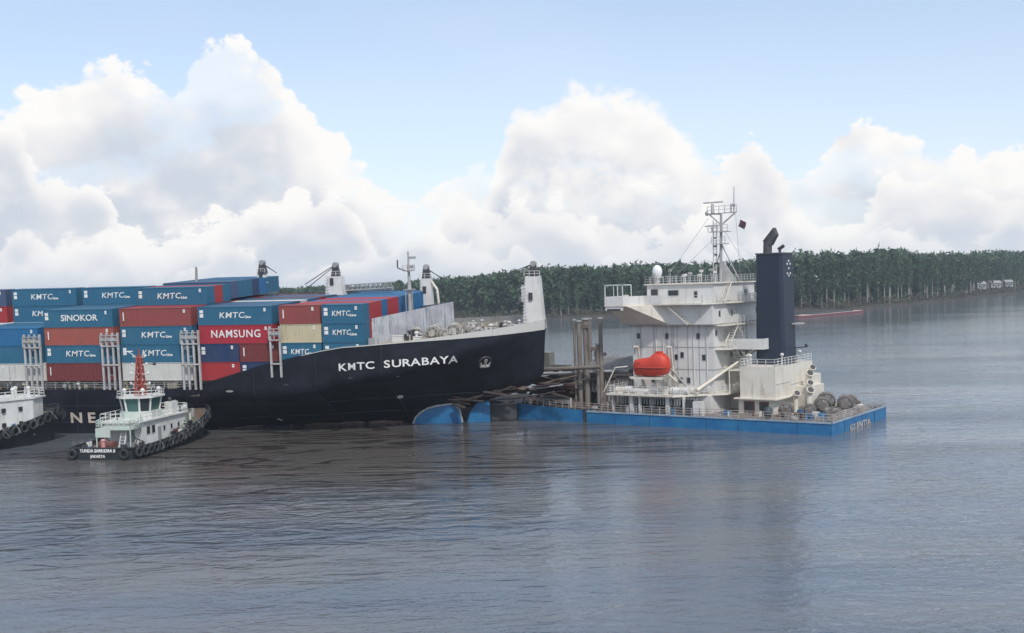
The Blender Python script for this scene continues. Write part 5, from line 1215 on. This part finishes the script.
    if variant == 1:
        wc, wz = 14.0, 1.9
        uh = MB().prism([(8.6, -3.0), (20.5, -3.5), (22.6, -2.2), (22.6, 2.2), (20.5, 3.5), (8.6, 3.0)], 1.2, 5.8).build('upper_house', HW, t)
        MB().prism([(8.2, -3.2), (20.7, -3.7), (23.0, -2.3), (23.0, 2.3), (20.7, 3.7), (8.2, 3.2)], 5.8, 5.95).build('upper_deck', HW, t)
        for x_ in (10, 12.2, 14.4, 16.6, 18.8):
            for z_ in (2.9, 4.7): wn = MB().box(x_ - .22, x_ + .22, -3.62, -2.95, z_ - .25, z_ + .25).build('window', GLASS, uh)
        MB().rail([(8.3, -3.1, 5.95), (20.6, -3.6, 5.95), (22.8, -2.2, 5.95), (22.8, 2.2, 5.95)], .95, 3, 1.2, .05).build('railing', WHITE2, t)
        for x_, y_ in ((19, -1.5), (20.5, .5), (18.2, 1.5), (21.3, -1.2)): MB().cyl((x_, y_, 5.95), (x_, y_, 6.9), .2).ell((x_, y_, 7.0), .3, .3, .25, 8, 5).build('ventilator', WHITE2, t)
    # wheelhouse: octagon with raked panes
    def_ = [(-2.0, -.9), (-1.2, -1.9), (1.2, -1.9), (2.2, -.9), (2.2, .9), (1.2, 1.9), (-1.2, 1.9), (-2.0, .9)]
    b1 = [(wc + a, b) for a, b in def_]
    wl = MB().prism([(wc + a * 1.15, b * 1.15) for a, b in def_], 4.05 + wz, 4.95 + wz).build('wheelhouse', GREENW if variant == 0 else WHITE2, t)
    zb, zt = 4.95 + wz, 6.65 + wz; n = 8
    for i in range(n):
        a = Vector((*b1[i], 0)); b = Vector((*b1[(i + 1) % n], 0)); cc_ = Vector((wc, 0, 0))
        at, bt = cc_ + (a - cc_) * 1.14, cc_ + (b - cc_) * 1.14
        nin = (cc_ - (a + b) / 2).normalized() * .08
        def Z(v, z): return Vector((v.x, v.y, z))
        f0, f1 = .1, .9
        MB().hexa([Z(a.lerp(b, f0), zb), Z(a.lerp(b, f1), zb), Z(a.lerp(b, f1) + nin, zb), Z(a.lerp(b, f0) + nin, zb)], [Z(at.lerp(bt, f0), zt), Z(at.lerp(bt, f1), zt), Z(at.lerp(bt, f1) + nin, zt), Z(at.lerp(bt, f0) + nin, zt)]).build('pane', TGLASS if i % 3 else GLASS, wl)
        MB().cyl(Z(a, zb), Z(at, zt), .14, n=5).build('window_post', WHITE2, wl)
    MB().prism([(wc + a * 1.35, b * 1.35) for a, b in def_], zt, zt + .22).build('wheelhouse_roof', WHITE2, t)
    MB().rail([(wc + a * 1.28, b * 1.28, zt + .22) for a, b in def_] + [(wc - 2.0 * 1.28, -.9 * 1.28, zt + .22)], .7, 2, 1.2, .05).build('railing', WHITE2, t)
    for a, b in ((-1.6, -1.2), (1.8, 1.0), (-1.2, 1.6), (1.2, -1.9)): MB().cyl((wc + a, b, zt + .2), (wc + a, b, zt + .8), .1).ell((wc + a, b, zt + 1.0), .3, .3, .28, 8, 6).build('searchlight', WHITE2, t)
    MB().rail([(5.1, -2.8, 4.05), (16.5, -3.2, 4.05), (18.3, -2.1, 4.05), (18.3, 2.1, 4.05), (16.5, 3.2, 4.05), (5.1, 2.8, 4.05), (5.1, -2.8, 4.05)], .95, 2, 1.3, .05).build('railing', WHITE2, t)
    # funnels, raft canisters, fire monitors
    for s_ in (-1, 1): f_ = MB().box(13.6, 15.2, s_ * 2.0 - .55, s_ * 2.0 + .55, 4.05, 5.6).build('funnel', WHITE2, t); MB().cyl((14.2, s_ * 2, 5.6), (14.0, s_ * 2, 6.1), .22).build('exhaust_pipe', SOOT, f_); MB().cyl((16.2, s_ * 2.2, 4.5), (17.5, s_ * 2.3, 4.5), .35, n=10).build('liferaft_canister', WHITE2, t)
    for a, b in ((12.6, -1.2), (12.9, 1.0), (16.6, 0)): MB().cyl((a, b, 4.05), (a, b, 4.9), .14).cyl((a, b, 4.9), (a + .8, b - .2, 5.3), .13, .09).build('fire_monitor', REDB, t)
    # mast
    if variant == 0:
        ms = MB(); h0, h1 = zt + .2, 12.9
        for sx, sy in ((-1, -1), (-1, 1), (1, -1), (1, 1)): ms.cyl((wc + sx * .55, sy * .55, h0), (wc + sx * .22, sy * .22, h1 - .9), .10, n=6)
        for i in range(7):
            f = i / 7; w = .55 - .33 * f; z = h0 + (h1 - .9 - h0) * f; f2 = (i + 1) / 7; w2 = .55 - .33 * f2; z2 = h0 + (h1 - .9 - h0) * f2
            for (ax_, ay), (bx, by) in (((-1, -1), (1, -1)), ((1, -1), (1, 1)), ((1, 1), (-1, 1)), ((-1, 1), (-1, -1))): ms.cyl((wc + ax_ * w, ay * w, z), (wc + bx * w2, by * w2, z2), .07, n=4).cyl((wc + ax_ * w, ay * w, z), (wc + bx * w, by * w, z), .08, n=4)
        mst = ms.cyl((wc, 0, h0), (wc, 0, h1), .20, .10).build('lattice_mast', RED, t)
        for z, w in ((8.3, 1.3), (9.6, 1.2), (10.8, 1.0), (11.8, .8)):
            MB().cyl((wc, -w, z), (wc, w, z), .06, n=5).ell((wc, -w, z + .12), .17, .17, .2, 8, 5).ell((wc, w, z + .12), .17, .17, .2, 8, 5).build('mast_light', WHITE2, mst)
        MB().cyl((wc, 0, 11.6), (wc - .2, 1.5, 12.6), .05, n=4).box(wc - .1, wc + .1, .9, 2.2, 12.5, 12.65).build('radar_scanner', WHITE2, mst)
        MB().cyl((wc, 0, 11.2), (wc + .2, -1.9, 10.8), .05, n=4).ell((wc + .2, -2.0, 10.9), .25, .25, .2, 8, 5).build('radar_arm', DARK, mst)
    else:
        mst = MB().cyl((wc, 0, zt), (wc, 0, zt + 2.5), .18, .1).cyl((wc, -1.2, zt + 1.8), (wc, 1.2, zt + 1.8), .06).build('mast', WHITE2, t)
    # ropes, hoses and gear lying about the houses and hanging on the side
    for i in range(26):
        a = random.uniform(3, 19); b = random.choice((-1, 1)) * random.uniform(2.4, 4.1); z = interp(a, ZT) - .7
        if random.random() < .5: MB().torus((a, b, z + .25 + random.uniform(0, .5)), (random.uniform(-1, 1), 1, random.uniform(-.6, .8)), random.uniform(.25, .45), .08, 10, 5).build('rope_coil', random.choice([ROPE, DARK, BLUE, GREENW]), t)
        else: MB().box(a, a + random.uniform(.3, .9), b - .2, b + .2, z, z + random.uniform(.3, .9)).build('deck_locker', random.choice([DARK, GREY, WHITE2, REDB, TUGHULL]), t)
    for i in range(22):
        a = random.uniform(1, 24); sd_ = random.choice((-1, -1, 1)); w = interp(a, ST) + .32; z = interp(a, ZT)
        MB().path([(a, sd_ * (w - .3), z + .1), (a + .2, sd_ * (w + .05), z - .3), (a + random.uniform(.3, .9), sd_ * (w + .08), z - 1.0)], .05, 4).build('hanging_rope', random.choice([ROPE, DARK, GREY]), t)
    for i in range(12):
        a = random.uniform(6, 18); b = random.uniform(-2.4, 2.4); z = 4.05 if variant == 0 else 5.95
        MB().cyl((a, b, z), (a, b, z + random.uniform(.5, 1.6)), random.uniform(.05, .2), n=6).build('vent_pipe', random.choice([WHITE2, GREY, REDB, DARK, GREENW]), t)
    MB().path([(3.4, -2.3, 3.4), (3.9, -2.6, 2.1), (5.5, -2.8, 1.5)], .07, 5).build('hose', DARK, t); MB().path([(5.4, -2.6, 3.2), (4.2, -2.9, 2.4), (3.0, -3.0, 1.2)], .07, 5).build('hose', DARK, t); MB().path([(3.3, 1.4, 3.3), (3.3, 1.0, 2.2), (3.4, .2, 1.6)], .1, 5).build('hose', DARK, t)
    # aft deck winch, name on stern
    wv = MB().cyl((1.9, -.9, 1.5), (1.9, .9, 1.5), .55, n=12).box(1.5, 2.4, -1.1, -.9, .8, 2.0).box(1.5, 2.4, .9, 1.1, .8, 2.0).build('towing_winch', REDB, t)
    MB().cyl((1.1, .1, .8), (1.1, .1, 2.1), .3, .25).ell((1.1, .1, 2.2), .32, .32, .22).build('tow_bitt', paint('bitt_pink', (.55, .25, .24)), t)
    for a, b in ((.8, -2.6), (.8, 2.6), (3.4, -3.6), (3.4, 3.6)): MB().cyl((a, b, .8), (a, b, 1.7), .2).cyl((a + .6, b, .8), (a + .6, b, 1.7), .2).build('bollard', random.choice([DARK, BLUE, WHITE2]), t)
    for i in range(14): a = random.uniform(.8, 5); b = random.uniform(-3.6, 3.6); MB().torus((a, b, .95 + random.uniform(0, .3)), (random.uniform(-.3, .3), random.uniform(-.3, .3), 1), .4, .1, 10, 5).build('rope_coil', random.choice([ROPE, BLUE, DARK, GREENW]), t)
    for i in range(10): s_ = random.choice((-1, 1)); a = random.uniform(19, 24); w = interp(a, ST) - .8; MB().cyl((a, s_ * w * .6, interp(a, ZT) - .7), (a, s_ * w * .6, interp(a, ZT) + random.uniform(.1, .6)), .15).build('bollard', random.choice([DARK, GREY, WHITE2]), t)
    if variant == 0:
        fx = frame_x((0, -1, 0), (-1, 0, 0), (-.08, .2, 1.12)); text_on('TUNDA SAMUDRA II', fx, t, .60, xs=.86, bold=.02, ext=.02)
        text_on('JAKARTA', frame_x((0, -1, 0), (-1, 0, 0), (-.06, .2, .42)), t, .5, xs=.95, bold=.01, ext=.02)
    return t


tug((-50.6, 139.2, 0), (.20, .98), 'dark hulled tug with white and pale green house and red lattice mast', 1.0, 0)
tug((-81.6, 140.2, 0), (.60, .80), 'white tug cut off by the left picture edge', 1.08, 1)

# ---------------------------------------------------------------- haze
hz = MB().box(-2950, 2950, -950, 4250, -2.0, 46).build('haze', None, None, kind='stuff')
hz['label'] = 'thin pale river haze'; hz['category'] = 'haze'
m = bpy.data.materials.new('haze_air'); m.use_nodes = True; m.node_tree.nodes.clear(); g = G(m.node_tree)
v = g.n('ShaderNodeVolumePrincipled'); v.inputs['Color'].default_value = (.80, .90, 1.0, 1); v.inputs['Density'].default_value = .00016; v.inputs['Anisotropy'].default_value = .2
o = g.n('ShaderNodeOutputMaterial'); g.put(o.inputs['Volume'], v.outputs[0]); hz.data.materials.append(m)
S.cycles.volume_bounces = 1
